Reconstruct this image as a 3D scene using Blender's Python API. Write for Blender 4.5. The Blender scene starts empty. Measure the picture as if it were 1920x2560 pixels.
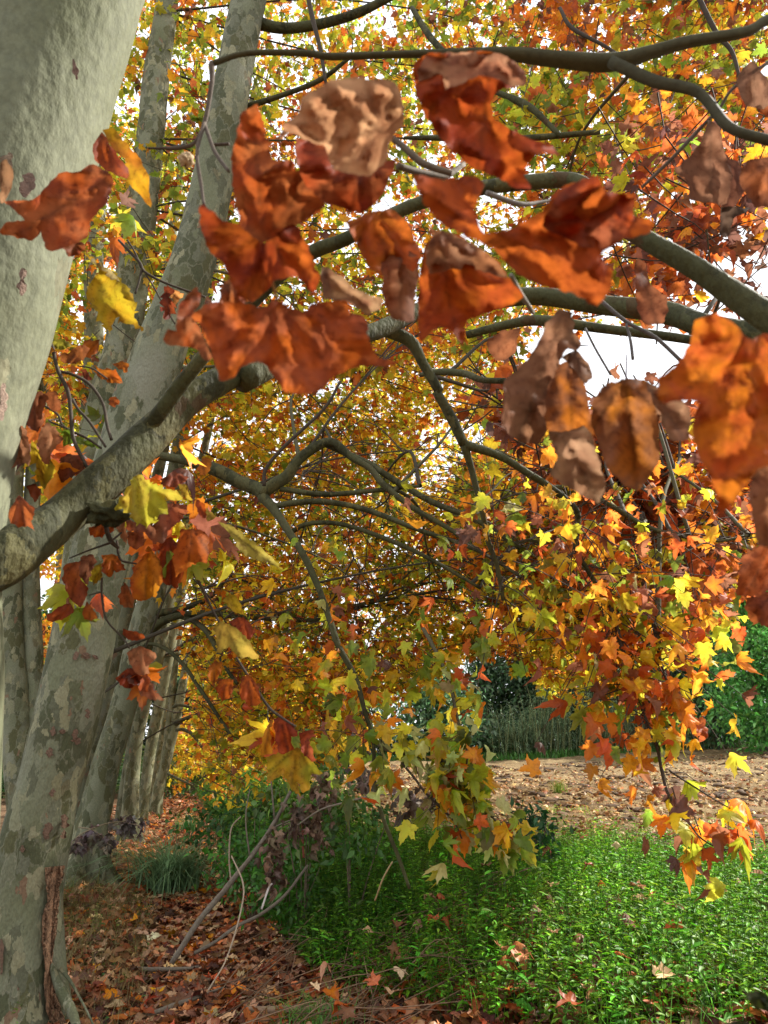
import bpy, math, random
import numpy as np
from mathutils import Vector, noise as mnoise
from mathutils.geometry import delaunay_2d_cdt

random.seed(7)
RNG = np.random.default_rng(11)
R = math.radians
scene = bpy.context.scene
COL = scene.collection

# ------------------------------------------------------------------ camera
FPX = 1780.0
PITCH = R(18.9)
CAMZ = 1.6
cam_d = bpy.data.cameras.new("camera")
cam = bpy.data.objects.new("camera", cam_d)
COL.objects.link(cam)
cam.location = (0, 0, CAMZ)
cam.rotation_euler = (R(90) + PITCH, 0, 0)
cam_d.sensor_fit = 'VERTICAL'
cam_d.sensor_height = 36.0
cam_d.lens = FPX / 2560 * 36.0
cam_d.clip_start = 0.05
cam_d.clip_end = 3000
cam_d.dof.use_dof = True
cam_d.dof.focus_distance = 5.0
cam_d.dof.aperture_fstop = 6.5
scene.camera = cam
scene.render.resolution_x = 768
scene.render.resolution_y = 1024

# ------------------------------------------------------------------ light
SUN_EL, SUN_AZ = R(42), R(64)          # azimuth measured from +Y towards +X
world = bpy.data.worlds.new("World")
scene.world = world
world.use_nodes = True
nt = world.node_tree
nt.nodes.clear()
o_ = nt.nodes.new("ShaderNodeOutputWorld")
bg = nt.nodes.new("ShaderNodeBackground")
sky = nt.nodes.new("ShaderNodeTexSky")
sky.sky_type = 'NISHITA'
sky.sun_disc = False
sky.sun_elevation = SUN_EL
sky.sun_rotation = SUN_AZ
sky.dust_density = 4.0
sky.air_density = 1.0
tc = nt.nodes.new("ShaderNodeTexCoord")
nz = nt.nodes.new("ShaderNodeTexNoise")
nz.inputs['Scale'].default_value = 2.2
nz.inputs['Detail'].default_value = 5
rp = nt.nodes.new("ShaderNodeValToRGB")
rp.color_ramp.elements[0].position = 0.25
rp.color_ramp.elements[0].color = (.72, .72, .72, 1)
rp.color_ramp.elements[1].position = 0.6
rp.color_ramp.elements[1].color = (1, 1, 1, 1)
mx = nt.nodes.new("ShaderNodeMix")
mx.data_type = 'RGBA'
mx.inputs[7].default_value = (13.0, 13.4, 14.0, 1)   # cloud deck
nt.links.new(tc.outputs['Generated'], nz.inputs['Vector'])
nt.links.new(nz.outputs['Fac'], rp.inputs['Fac'])
nt.links.new(rp.outputs['Color'], mx.inputs[0])
nt.links.new(sky.outputs['Color'], mx.inputs[6])
nt.links.new(mx.outputs[2], bg.inputs['Color'])
bg.inputs['Strength'].default_value = 0.052
nt.links.new(bg.outputs['Background'], o_.inputs['Surface'])

sun_d = bpy.data.lights.new("sun", 'SUN')
sun_d.energy = 5.0
sun_d.angle = R(2)
sun_d.color = (1.0, .95, .86)
sun = bpy.data.objects.new("sun", sun_d)
COL.objects.link(sun)
sdir = Vector((math.sin(SUN_AZ) * math.cos(SUN_EL), math.cos(SUN_AZ) * math.cos(SUN_EL), math.sin(SUN_EL)))
sun.rotation_euler = (-sdir).to_track_quat('-Z', 'Y').to_euler()
scene.view_settings.view_transform = 'Standard'
scene.view_settings.look = 'None'
scene.view_settings.exposure = 1.38
scene.view_settings.gamma = 1.0
scene.cycles.max_bounces = 10
scene.cycles.transmission_bounces = 5
scene.cycles.diffuse_bounces = 7
scene.cycles.sample_clamp_indirect = 8

# ------------------------------------------------------------------ helpers
SP, CP = math.sin(PITCH), math.cos(PITCH)
FR = dict(V=(0, 0, .864), A=(0, 1500, 2.765), B=(0, 600, 2.765), R=(1100, 700, 2.023), D=(0, 2000, 3.318),
          C=(400, 100, 2.329), Q=(1000, 50, 1.803), E=(600, 1600, 2.074), F=(1200, 1500, 2.304),
          c1=(0, 0, 1.728), c2=(960, 0, 1.728), c3=(0, 860, 1.728), c4=(960, 860, 1.728),
          c5=(0, 1700, 1.728), c6=(960, 1700, 1.728), P=(0, 0, 1.0))


def cv(fr, x, y):
    a, b, s = FR[fr]
    return a + x / s, b + y / s


def ray(px, py):
    x = (px - 960) / FPX
    y = (1280 - py) / FPX
    return np.array([x, CP - y * SP, SP + y * CP])


def at(px, py, Y):
    """the world point whose ground distance from the camera is Y on the line of sight of a photo point"""
    d = ray(px, py)
    t = Y / d[1]
    return np.array([0, 0, CAMZ]) + d * t, t


def at_t(px, py, t):
    return np.array([0, 0, CAMZ]) + ray(px, py) * t


def path_x(Y):
    return -.285 * Y + .42


def fnoise(x, y, s=1.0, z=0.0):
    return mnoise.noise(Vector((x * s, y * s, z)))


def sst(a, b, x):
    t = min(1, max(0, (x - a) / (b - a)))
    return t * t * (3 - 2 * t)


def ground_z(X, Y):
    Ye = min(max(Y, -5), 60)
    u = X - path_x(Ye)
    z = .03 * fnoise(X, Y, 1.3) + .05 * fnoise(X, Y, .4)
    w = sst(.55, 2.3, u)
    fz = .52 + .019 * max(0, Ye - 9) + .055 * max(0, X - 7) * sst(12, 45, Ye) * (1 if X < 45 else 45 / X)
    z += w * fz
    z += .16 * sst(-.35, -1.1, u) + .02 * fnoise(X, Y, 4)
    return z


def link(o, parent=None):
    COL.objects.link(o)
    if parent is not None:
        o.parent = parent
    return o


def tag(o, label=None, cat=None, group=None, kind=None):
    if label: o['label'] = label
    if cat: o['category'] = cat
    if group: o['group'] = group
    if kind: o['kind'] = kind
    return o


def empty(name, loc, label, cat, group=None):
    o = bpy.data.objects.new(name, None)
    o.empty_display_size = .1
    o.location = loc
    link(o)
    return tag(o, label, cat, group)


class MB:
    """collects triangles with a colour of their own per vertex"""
    def __init__(self):
        self.v, self.f, self.c, self.n = [], [], [], 0

    def add(self, v, f, c=(.5, .5, .5)):
        v = np.asarray(v, dtype=np.float32).reshape(-1, 3)
        f = np.asarray(f, dtype=np.int32).reshape(-1, 3)
        c = np.asarray(c, dtype=np.float32)
        if c.ndim == 1:
            c = np.tile(c, (len(v), 1))
        self.v.append(v); self.f.append(f + self.n); self.c.append(c); self.n += len(v)

    def build(self, name, mat, parent=None, smooth=True, loc=None):
        if self.n == 0:
            return None
        V = np.concatenate(self.v); F = np.concatenate(self.f); Cc = np.concatenate(self.c)
        me = bpy.data.meshes.new(name)
        off = np.zeros(3)
        if parent is not None:
            off = np.array(parent.location)
        elif loc is not None:
            off = np.array(loc)
        V = V - off.astype(np.float32)
        me.vertices.add(len(V)); me.vertices.foreach_set("co", V.ravel())
        me.loops.add(len(F) * 3); me.loops.foreach_set("vertex_index", F.ravel())
        me.polygons.add(len(F))
        me.polygons.foreach_set("loop_start", np.arange(0, len(F) * 3, 3, dtype=np.int32))
        me.polygons.foreach_set("loop_total", np.full(len(F), 3, dtype=np.int32))
        if smooth:
            me.polygons.foreach_set("use_smooth", np.ones(len(F), dtype=bool))
        at_ = me.color_attributes.new("tint", 'FLOAT_COLOR', 'POINT')
        at_.data.foreach_set("color", np.concatenate([Cc, np.ones((len(Cc), 1), np.float32)], 1).ravel())
        me.update(); me.validate()
        me.materials.append(mat)
        o = bpy.data.objects.new(name, me)
        if parent is None and loc is not None:
            o.location = loc
        return link(o, parent)


def catmull(P, n):
    P = np.asarray(P, float)
    if len(P) < 3:
        t = np.linspace(0, 1, n * (len(P) - 1) + 1)[:, None]
        return P[0] * (1 - t) + P[-1] * t
    Q = np.vstack([2 * P[0] - P[1], P, 2 * P[-1] - P[-2]])
    out = []
    for i in range(1, len(Q) - 2):
        p0, p1, p2, p3 = Q[i - 1], Q[i], Q[i + 1], Q[i + 2]
        for k in range(n):
            t = k / n
            out.append(.5 * ((2 * p1) + (-p0 + p2) * t + (2 * p0 - 5 * p1 + 4 * p2 - p3) * t * t + (-p0 + 3 * p1 - 3 * p2 + p3) * t ** 3))
    out.append(Q[-2])
    return np.array(out)


def tube(mb, pts, rad, seg=12, col=(.5, .5, .5), sub=4, wob=.0, shape=None, cap=True, wfreq=3.0):
    M = catmull(np.column_stack([np.asarray(pts, float), np.asarray(rad, float)]), sub)
    C_, r = M[:, :3], np.maximum(M[:, 3], 1e-4)
    T = np.gradient(C_, axis=0)
    T /= np.linalg.norm(T, axis=1)[:, None] + 1e-9
    up = np.array([.13, .97, .2]) if abs(T[0][1]) < .9 else np.array([1., 0, 0])
    a = np.cross(T[0], up); a /= np.linalg.norm(a)
    V = []
    th = np.linspace(0, 2 * np.pi, seg, endpoint=False)
    for i in range(len(C_)):
        a = a - T[i] * a.dot(T[i]); a /= np.linalg.norm(a)
        b = np.cross(T[i], a)
        rr = np.full(seg, r[i])
        if wob:
            rr = rr * np.array([1 + wob * mnoise.noise(Vector((math.cos(t) * 1.2 + C_[i][0], math.sin(t) * 1.2 + C_[i][1], C_[i][2] * wfreq))) for t in th])
        if shape is not None:
            rr = rr * shape(C_[i], th)
        V.append(C_[i] + np.outer(rr * np.cos(th), a) + np.outer(rr * np.sin(th), b))
    V = np.concatenate(V)
    n = len(C_)
    i = np.arange(n - 1)[:, None] * seg
    j = np.arange(seg)[None, :]
    jn = (j + 1) % seg
    q = [(i + j).ravel(), (i + jn).ravel(), (i + seg + jn).ravel(), (i + seg + j).ravel()]
    F = np.concatenate([np.column_stack([q[0], q[1], q[2]]), np.column_stack([q[0], q[2], q[3]])])
    if cap:
        V = np.vstack([V, C_[0], C_[-1]])
        e = len(V)
        jj = np.arange(seg); jj2 = (jj + 1) % seg
        F = np.vstack([F, np.column_stack([np.full(seg, e - 2), jj2, jj]), np.column_stack([np.full(seg, e - 1), (n - 1) * seg + jj, (n - 1) * seg + jj2])])
    mb.add(V, F, col)
    return C_, r


# ------------------------------------------------------------------ materials
def new_mat(name):
    m = bpy.data.materials.new(name)
    m.use_nodes = True
    n = m.node_tree.nodes
    n.clear()
    out = n.new("ShaderNodeOutputMaterial")
    return m, m.node_tree, out


def N(t, kind, **kw):
    n = t.nodes.new(kind)
    for k, v in kw.items():
        if k.startswith('i_'):
            n.inputs[k[2:].replace('_', ' ')].default_value = v
        else:
            setattr(n, k, v)
    return n


def ramp(t, stops, interp='LINEAR'):
    r = t.nodes.new("ShaderNodeValToRGB")
    cr = r.color_ramp
    cr.interpolation = interp
    while len(cr.elements) < len(stops):
        cr.elements.new(.5)
    for e, (p, c) in zip(cr.elements, stops):
        e.position = p
        e.color = (*c, 1) if len(c) == 3 else c
    return r


def mixc(t, a, b, f, mode='MIX'):
    m = t.nodes.new("ShaderNodeMix")
    m.data_type = 'RGBA'
    m.blend_type = mode
    for i, s in ((6, a), (7, b)):
        if isinstance(s, tuple):
            m.inputs[i].default_value = (*s, 1)
        else:
            t.links.new(s, m.inputs[i])
    if isinstance(f, (int, float)):
        m.inputs[0].default_value = f
    else:
        t.links.new(f, m.inputs[0])
    return m.outputs[2]


def leaf_mat(name, transl=.45, spot_scale=40, spot=(.35, .16, .07), spot_amt=.5, gloss=.06, rough=.45, tr_gain=1.0):
    m, t, out = new_mat(name)
    at_ = N(t, "ShaderNodeAttribute", attribute_name="tint")
    geo = N(t, "ShaderNodeNewGeometry")
    nz = N(t, "ShaderNodeTexNoise", i_Scale=spot_scale, i_Detail=4.0, i_Roughness=.65)
    t.links.new(geo.outputs['Position'], nz.inputs['Vector'])
    r = ramp(t, [(.52, (0, 0, 0)), (.68, (1, 1, 1))])
    t.links.new(nz.outputs['Fac'], r.inputs['Fac'])
    mm = N(t, "ShaderNodeMath", operation='MULTIPLY')
    t.links.new(r.outputs['Color'], mm.inputs[0]); mm.inputs[1].default_value = spot_amt
    sc = mixc(t, at_.outputs['Color'], spot, 1.0, 'MULTIPLY')
    sc = mixc(t, at_.outputs['Color'], sc, mm.outputs[0])
    nz2 = N(t, "ShaderNodeTexNoise", i_Scale=spot_scale * .25, i_Detail=2.0)
    t.links.new(geo.outputs['Position'], nz2.inputs['Vector'])
    r2 = ramp(t, [(.3, (.8, .76, .7)), (.7, (1.12, 1.12, 1.12))])
    t.links.new(nz2.outputs['Fac'], r2.inputs['Fac'])
    sc = mixc(t, sc, r2.outputs['Color'], 1.0, 'MULTIPLY')
    d = N(t, "ShaderNodeBsdfDiffuse"); tr = N(t, "ShaderNodeBsdfTranslucent")
    t.links.new(sc, d.inputs['Color'])
    if tr_gain != 1.0:
        g = N(t, "ShaderNodeGamma"); g.inputs[1].default_value = tr_gain
        t.links.new(sc, g.inputs[0]); t.links.new(g.outputs[0], tr.inputs['Color'])
    else:
        t.links.new(sc, tr.inputs['Color'])
    mx = N(t, "ShaderNodeMixShader"); mx.inputs[0].default_value = transl
    t.links.new(d.outputs[0], mx.inputs[1]); t.links.new(tr.outputs[0], mx.inputs[2])
    gl = N(t, "ShaderNodeBsdfGlossy"); gl.inputs['Roughness'].default_value = rough
    mx2 = N(t, "ShaderNodeMixShader"); mx2.inputs[0].default_value = gloss
    t.links.new(mx.outputs[0], mx2.inputs[1]); t.links.new(gl.outputs[0], mx2.inputs[2])
    bp = N(t, "ShaderNodeBump", i_Strength=.35, i_Distance=.002)
    t.links.new(nz.outputs['Fac'], bp.inputs['Height'])
    t.links.new(bp.outputs[0], d.inputs['Normal']); t.links.new(bp.outputs[0], gl.inputs['Normal'])
    t.links.new(mx2.outputs[0], out.inputs['Surface'])
    return m


def bark_mat(name, scale=1.0, olive=.5, seed=0.0, bright=1.0):
    m, t, out = new_mat(name)
    LIMB = name == 'bark_limb'
    tcn = N(t, "ShaderNodeTexCoord")
    mp = N(t, "ShaderNodeMapping"); mp.inputs['Scale'].default_value = (scale, scale, scale * .55)
    mp.inputs['Location'].default_value = (seed, seed * .7, seed * 1.3)
    t.links.new(tcn.outputs['Object'], mp.inputs['Vector'])
    # jigsaw distortion
    dz = N(t, "ShaderNodeTexNoise", i_Scale=9.0, i_Detail=5.0, i_Roughness=.6)
    t.links.new(mp.outputs[0], dz.inputs['Vector'])
    sub = N(t, "ShaderNodeVectorMath", operation='SUBTRACT'); sub.inputs[1].default_value = (.5, .5, .5)
    t.links.new(dz.outputs['Color'], sub.inputs[0])
    ml = N(t, "ShaderNodeVectorMath", operation='SCALE'); ml.inputs['Scale'].default_value = .2
    t.links.new(sub.outputs[0], ml.inputs[0])
    ad = N(t, "ShaderNodeVectorMath", operation='ADD')
    t.links.new(mp.outputs[0], ad.inputs[0]); t.links.new(ml.outputs[0], ad.inputs[1])
    # gentle overall variation
    n1 = N(t, "ShaderNodeTexNoise", i_Scale=1.6, i_Detail=3.0)
    t.links.new(mp.outputs[0], n1.inputs['Vector'])
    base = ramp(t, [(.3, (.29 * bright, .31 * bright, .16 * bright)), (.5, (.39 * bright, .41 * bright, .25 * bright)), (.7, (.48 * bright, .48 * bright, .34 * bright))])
    t.links.new(n1.outputs['Fac'], base.inputs['Fac'])
    col = base.outputs['Color']
    heights = []
    for k, (sc, lo, hi, cols) in enumerate([
            (6.5, .50 - .1 * olive, .52 - .1 * olive, [(0, (.17, .185, .11)), (.3, (.25, .265, .17)), (.5, (.46, .46, .33)), (.6, (.20, .20, .105)), (.78, (.33, .34, .25)), (.9, (.19, .20, .13))]),
            (13.0, .57, .585, [(0, (.24, .25, .18)), (.25, (.55, .53, .38)), (.45, (.30, .31, .24)), (.65, (.50, .48, .33)), (.85, (.33, .30, .2)), (.95, (.42, .27, .19))])]):
        vo = N(t, "ShaderNodeTexVoronoi", i_Scale=sc)
        t.links.new(ad.outputs[0], vo.inputs['Vector'])
        cr = ramp(t, cols, 'CONSTANT')
        sep = N(t, "ShaderNodeSeparateColor")
        t.links.new(vo.outputs['Color'], sep.inputs[0])
        t.links.new(sep.outputs[0], cr.inputs['Fac'])
        # which cells carry a patch
        nm = N(t, "ShaderNodeTexNoise", i_Scale=2.4 * (k + 1), i_Detail=1.0)
        t.links.new(vo.outputs['Position'], nm.inputs['Vector'])
        mk = ramp(t, [(lo, (0, 0, 0)), (hi, (1, 1, 1))])
        if name == 'bark_smooth' and k == 1:
            mk.color_ramp.elements[0].position = .66; mk.color_ramp.elements[1].position = .68
        t.links.new(nm.outputs['Fac'], mk.inputs['Fac'])
        cm = mixc(t, (1, 1, 1), (bright * 1.0, bright, bright * .82), 1.0)
        cc = mixc(t, cr.outputs['Color'], cm, 1.0, 'MULTIPLY')
        col = mixc(t, col, cc, mk.outputs['Color'])
        ve = N(t, "ShaderNodeTexVoronoi", i_Scale=sc, feature='DISTANCE_TO_EDGE')
        t.links.new(ad.outputs[0], ve.inputs['Vector'])
        re_ = ramp(t, [(.0, (1, 1, 1)), (.035, (.75, .75, .75)), (.06, (0, 0, 0))])
        t.links.new(ve.outputs['Distance'], re_.inputs['Fac'])
        rm = N(t, "ShaderNodeMath", operation='MULTIPLY')
        t.links.new(re_.outputs['Color'], rm.inputs[0]); t.links.new(mk.outputs['Color'], rm.inputs[1])
        rim = (.62 * bright, .60 * bright, .42 * bright) if k == 0 else (.16 * bright, .15 * bright, .10 * bright)
        if k == 0:
            rk = N(t, 'ShaderNodeMath', operation='MULTIPLY'); rk.inputs[1].default_value = .38
            t.links.new(rm.outputs[0], rk.inputs[0])
            col = mixc(t, col, rim, rk.outputs[0])
        heights.append(mk.outputs['Color'])
    if LIMB:
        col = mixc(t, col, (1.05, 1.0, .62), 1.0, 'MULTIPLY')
    # fine speckle
    n3 = N(t, "ShaderNodeTexNoise", i_Scale=70.0, i_Detail=4.0)
    t.links.new(mp.outputs[0], n3.inputs['Vector'])
    r3 = ramp(t, [(.35, (.82, .82, .82)), (.6, (1.06, 1.06, 1.06))])
    t.links.new(n3.outputs['Fac'], r3.inputs['Fac'])
    col = mixc(t, col, r3.outputs['Color'], 1.0, 'MULTIPLY')
    pb = N(t, "ShaderNodeBsdfPrincipled", i_Roughness=.82)
    pb.inputs['Specular IOR Level'].default_value = .25
    t.links.new(col, pb.inputs['Base Color'])
    hs = N(t, "ShaderNodeMath", operation='ADD')
    t.links.new(heights[0], hs.inputs[0]); t.links.new(heights[1], hs.inputs[1])
    hm = N(t, "ShaderNodeMath", operation='MULTIPLY_ADD'); hm.inputs[1].default_value = -.5
    t.links.new(hs.outputs[0], hm.inputs[0])
    n4 = N(t, "ShaderNodeTexNoise", i_Scale=28.0, i_Detail=5.0)
    t.links.new(mp.outputs[0], n4.inputs['Vector'])
    t.links.new(n4.outputs['Fac'], hm.inputs[2])
    bp = N(t, "ShaderNodeBump", i_Strength=1.0, i_Distance=.011)
    t.links.new(hm.outputs[0], bp.inputs['Height'])
    t.links.new(bp.outputs[0], pb.inputs['Normal'])
    t.links.new(pb.outputs[0], out.inputs['Surface'])
    return m


def tint_mat(name, rough=.85, nscale=30.0, lo=.7, hi=1.2, bump=.5, bd=.004, spec=.2):
    m, t, out = new_mat(name)
    at_ = N(t, "ShaderNodeAttribute", attribute_name="tint")
    geo = N(t, "ShaderNodeNewGeometry")
    nz = N(t, "ShaderNodeTexNoise", i_Scale=nscale, i_Detail=6.0, i_Roughness=.65)
    t.links.new(geo.outputs['Position'], nz.inputs['Vector'])
    r = ramp(t, [(.3, (lo, lo, lo)), (.7, (hi, hi, hi))])
    t.links.new(nz.outputs['Fac'], r.inputs['Fac'])
    c = mixc(t, at_.outputs['Color'], r.outputs['Color'], 1.0, 'MULTIPLY')
    pb = N(t, "ShaderNodeBsdfPrincipled", i_Roughness=rough)
    pb.inputs['Specular IOR Level'].default_value = spec
    t.links.new(c, pb.inputs['Base Color'])
    bp = N(t, "ShaderNodeBump", i_Strength=bump, i_Distance=bd)
    t.links.new(nz.outputs['Fac'], bp.inputs['Height'])
    t.links.new(bp.outputs[0], pb.inputs['Normal'])
    t.links.new(pb.outputs[0], out.inputs['Surface'])
    return m


def soil_mat(name, stops, s1=1.2, s2=14.0, bd=.05):
    m, t, out = new_mat(name)
    geo = N(t, "ShaderNodeNewGeometry")
    a = N(t, "ShaderNodeTexNoise", i_Scale=s1, i_Detail=3.0)
    b = N(t, "ShaderNodeTexNoise", i_Scale=s2, i_Detail=8.0, i_Roughness=.7)
    t.links.new(geo.outputs['Position'], a.inputs['Vector']); t.links.new(geo.outputs['Position'], b.inputs['Vector'])
    ad = N(t, "ShaderNodeMath", operation='MULTIPLY_ADD'); ad.inputs[1].default_value = .35
    t.links.new(a.outputs['Fac'], ad.inputs[0])
    mu = N(t, "ShaderNodeMath", operation='MULTIPLY'); mu.inputs[1].default_value = .65
    t.links.new(b.outputs['Fac'], mu.inputs[0]); t.links.new(mu.outputs[0], ad.inputs[2])
    r = ramp(t, stops)
    t.links.new(ad.outputs[0], r.inputs['Fac'])
    pb = N(t, "ShaderNodeBsdfPrincipled", i_Roughness=.95)
    pb.inputs['Specular IOR Level'].default_value = .1
    t.links.new(r.outputs['Color'], pb.inputs['Base Color'])
    bp = N(t, "ShaderNodeBump", i_Strength=.8, i_Distance=bd)
    t.links.new(b.outputs['Fac'], bp.inputs['Height'])
    t.links.new(bp.outputs[0], pb.inputs['Normal'])
    t.links.new(pb.outputs[0], out.inputs['Surface'])
    return m


M_LEAF = leaf_mat("autumn_leaf", transl=.62, spot_scale=35, spot_amt=.45, tr_gain=.78, gloss=.02)
M_NEAR = leaf_mat("near_leaf", transl=.46, spot_scale=55, spot=(.36, .22, .16), spot_amt=.7, gloss=.01, rough=.6, tr_gain=.8)
M_GREEN = leaf_mat("green_leaf", transl=.35, spot_scale=30, spot=(.6, .7, .5), spot_amt=.3, gloss=.035, rough=.5)
M_LITTER = leaf_mat("fallen_leaf", transl=.15, spot_scale=30, spot_amt=.4, gloss=.02)
M_BARK = [bark_mat("bark_smooth", .9, -1.3, 3.1, .33), bark_mat("bark_patched", 1.6, .55, 0.0, .40), bark_mat("bark_dappled", 1.6, .3, 8.3, .44), bark_mat("bark_shaded", 1.6, .6, 2.3, .34)]  # last entry: bark darkened, shade put into the colour of two hemmed-in trunks
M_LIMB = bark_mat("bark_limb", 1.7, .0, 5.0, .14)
M_TWIG = tint_mat("twig_bark", nscale=60)
M_STRIP = tint_mat("loose_bark", nscale=90, lo=.5, hi=1.2, bump=1.0, bd=.01)
M_SOIL = soil_mat("bare_soil", [(.3, (.06, .035, .02)), (.5, (.13, .08, .045)), (.7, (.22, .15, .09))])
M_PATH = soil_mat("path_litter", [(.3, (.07, .03, .015)), (.5, (.19, .085, .04)), (.7, (.34, .18, .10))], 2.0, 22.0)
M_FIELD = soil_mat("stubble", [(.38, (.04, .024, .012)), (.46, (.12, .078, .035)), (.54, (.19, .135, .065)), (.66, (.28, .21, .11))], .5, 5.0, bd=.12)

C_TWIG = (.055, .042, .03)
C_TWIG2 = (.09, .08, .045)

# ------------------------------------------------------------------ setting: ground sheets
def axis(parts):
    out = []
    for a, b, s in parts:
        out += list(np.arange(a, b, s))
    out.append(parts[-1][1])
    return np.array(out)


def sheet(name, xs, ys, mat, dz=0.0, mask=None, rough=0.0):
    nx, ny = len(xs), len(ys)
    V = np.zeros((ny, nx, 3), np.float32)
    for j, y in enumerate(ys):
        for i, x in enumerate(xs):
            z = ground_z(x, y) + dz
            if rough:
                z += rough * (mnoise.fractal(Vector((x * 2.2, y * 2.2, 1)), 1, 2, 4))
            V[j, i] = (x, y, z)
    idx = np.arange(nx * ny).reshape(ny, nx)
    a, b, c, d = idx[:-1, :-1].ravel(), idx[:-1, 1:].ravel(), idx[1:, 1:].ravel(), idx[1:, :-1].ravel()
    F = np.vstack([np.column_stack([a, b, c]), np.column_stack([a, c, d])])
    V = V.reshape(-1, 3)
    if mask is not None:
        cen = V[F].mean(1)
        keep = np.array([mask(x, y) for x, y, _ in cen])
        F = F[keep]
        used = np.unique(F)
        rm = -np.ones(len(V), int); rm[used] = np.arange(len(used))
        V = V[used]; F = rm[F]
    mb = MB(); mb.add(V, F)
    o = mb.build(name, mat)
    return tag(o, kind='structure')


def field_edge(X):       # where the weeds end and the ploughed field starts
    return 10.2 - .62 * max(0, X + .6) * (1 if X < 4 else 0) - (2.85 if X >= 4 else 0) - .1 * max(0, X - 4)


gx = axis([(-600, -60, 60), (-60, -14, 4), (-14, 16, .35), (16, 60, 3), (60, 600, 60)])
gy = axis([(-40, -4, 6), (-4, 14, .35), (14, 60, 1.5), (60, 900, 60)])
sheet('ground', gx, gy, M_SOIL)
sheet('path', axis([(-18, 3, .15)]), axis([(1, 60, .2)]), M_PATH, .03, lambda x, y: abs(x - path_x(y) + .1) < .95, .035)
sheet('ploughed_field', axis([(-30, 20, .4), (20, 90, 2)]), axis([(4, 25, .3), (25, 49, 1)]), M_FIELD, .05,
      lambda x, y: x - path_x(y) > 2.3 and y > field_edge(x) - .6 and y < 48.5 - .02 * x, .12)

# ------------------------------------------------------------------ leaf shapes
LO = np.array([[0, .02], [-.20, -.07], [-.46, .03], [-.34, .18], [-.56, .52], [-.27, .50], [-.22, .70], [0, 1.0],
               [.22, .70], [.27, .50], [.56, .52], [.34, .18], [.46, .03], [.20, -.07]])


def hi_outline():
    P = [[0, .02], [-.14, -.06], [-.26, -.07], [-.33, .0], [-.5, .0], [-.44, .08], [-.47, .16], [-.36, .22], [-.47, .32],
         [-.52, .42], [-.66, .52], [-.52, .53], [-.46, .60], [-.36, .53], [-.25, .52], [-.27, .64], [-.20, .72], [-.17, .85], [-.07, .88]]
    P = P + [[0, 1.03]] + [[-x, y] for x, y in P[:0:-1]]
    return np.array(P)


HI = hi_outline()


def fan_template(o2, cup, fold, curl, droop):
    c = np.array([[0, .36]])
    ring = np.vstack([o2 * .55 + c * .45, o2, ])
    P = np.vstack([c, ring])
    n = len(o2)
    x, y = P[:, 0], P[:, 1]
    z = -cup * (x ** 2 + (y - .36) ** 2) * 1.2 + fold * np.abs(x) + curl * np.sin(x * 7 + y * 5) * .08 - droop * y ** 2 * .6
    P3 = np.column_stack([x, y, z])
    F = []
    for i in range(n):
        j = (i + 1) % n
        F.append([0, 1 + i, 1 + j])
        F.append([1 + i, 1 + n + i, 1 + n + j]); F.append([1 + i, 1 + n + j, 1 + j])
    edge = np.concatenate([[0], np.full(n, .45), np.ones(n)])
    return P3, np.array(F), edge


def lo_template(cup, fold, curl, droop):
    P3, F, e = fan_template(LO, cup, fold, curl, droop)
    n = len(LO)
    P3 = np.vstack([P3[:1], P3[1 + n:]])
    F = [[0, 1 + i, 1 + (i + 1) % n] for i in range(n)]
    return P3, np.array(F), np.concatenate([[0], np.ones(n)])


T_LO = [lo_template(*p) for p in ((.25, .15, .5, .2), (-.2, .25, 1, .3), (.5, -.3, 1, .5), (.1, .5, .5, -.2), (.9, .1, 1.2, .8))]
T_HI = [fan_template(HI, *p) for p in ((.2, .12, .6, .25), (-.2, .28, 1.2, .35), (.5, -.3, 1.4, .6), (.1, .55, 1, -.2), (1.1, .2, 1.6, .9), (.6, .9, 1.5, .5))]

GREEN, YGREEN, YELLOW, GOLD, ORANGE, RUST, BROWN, DARK, PALE = range(9)
PALETTE = np.array([(.11, .19, .012), (.29, .33, .012), (.62, .42, .012), (.68, .27, .008), (.70, .17, .008), (.44, .075, .010), (.20, .065, .03), (.10, .04, .028), (.36, .39, .14)])
PALETTE_EDGE = np.array([(.20, .20, .02), (.46, .34, .02), (.62, .28, .015), (.5, .13, .012), (.42, .08, .012), (.24, .045, .014), (.15, .045, .022), (.08, .03, .02), (.42, .40, .15)])


def norm(a):
    return a / (np.linalg.norm(a, axis=-1, keepdims=True) + 1e-9)


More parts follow.
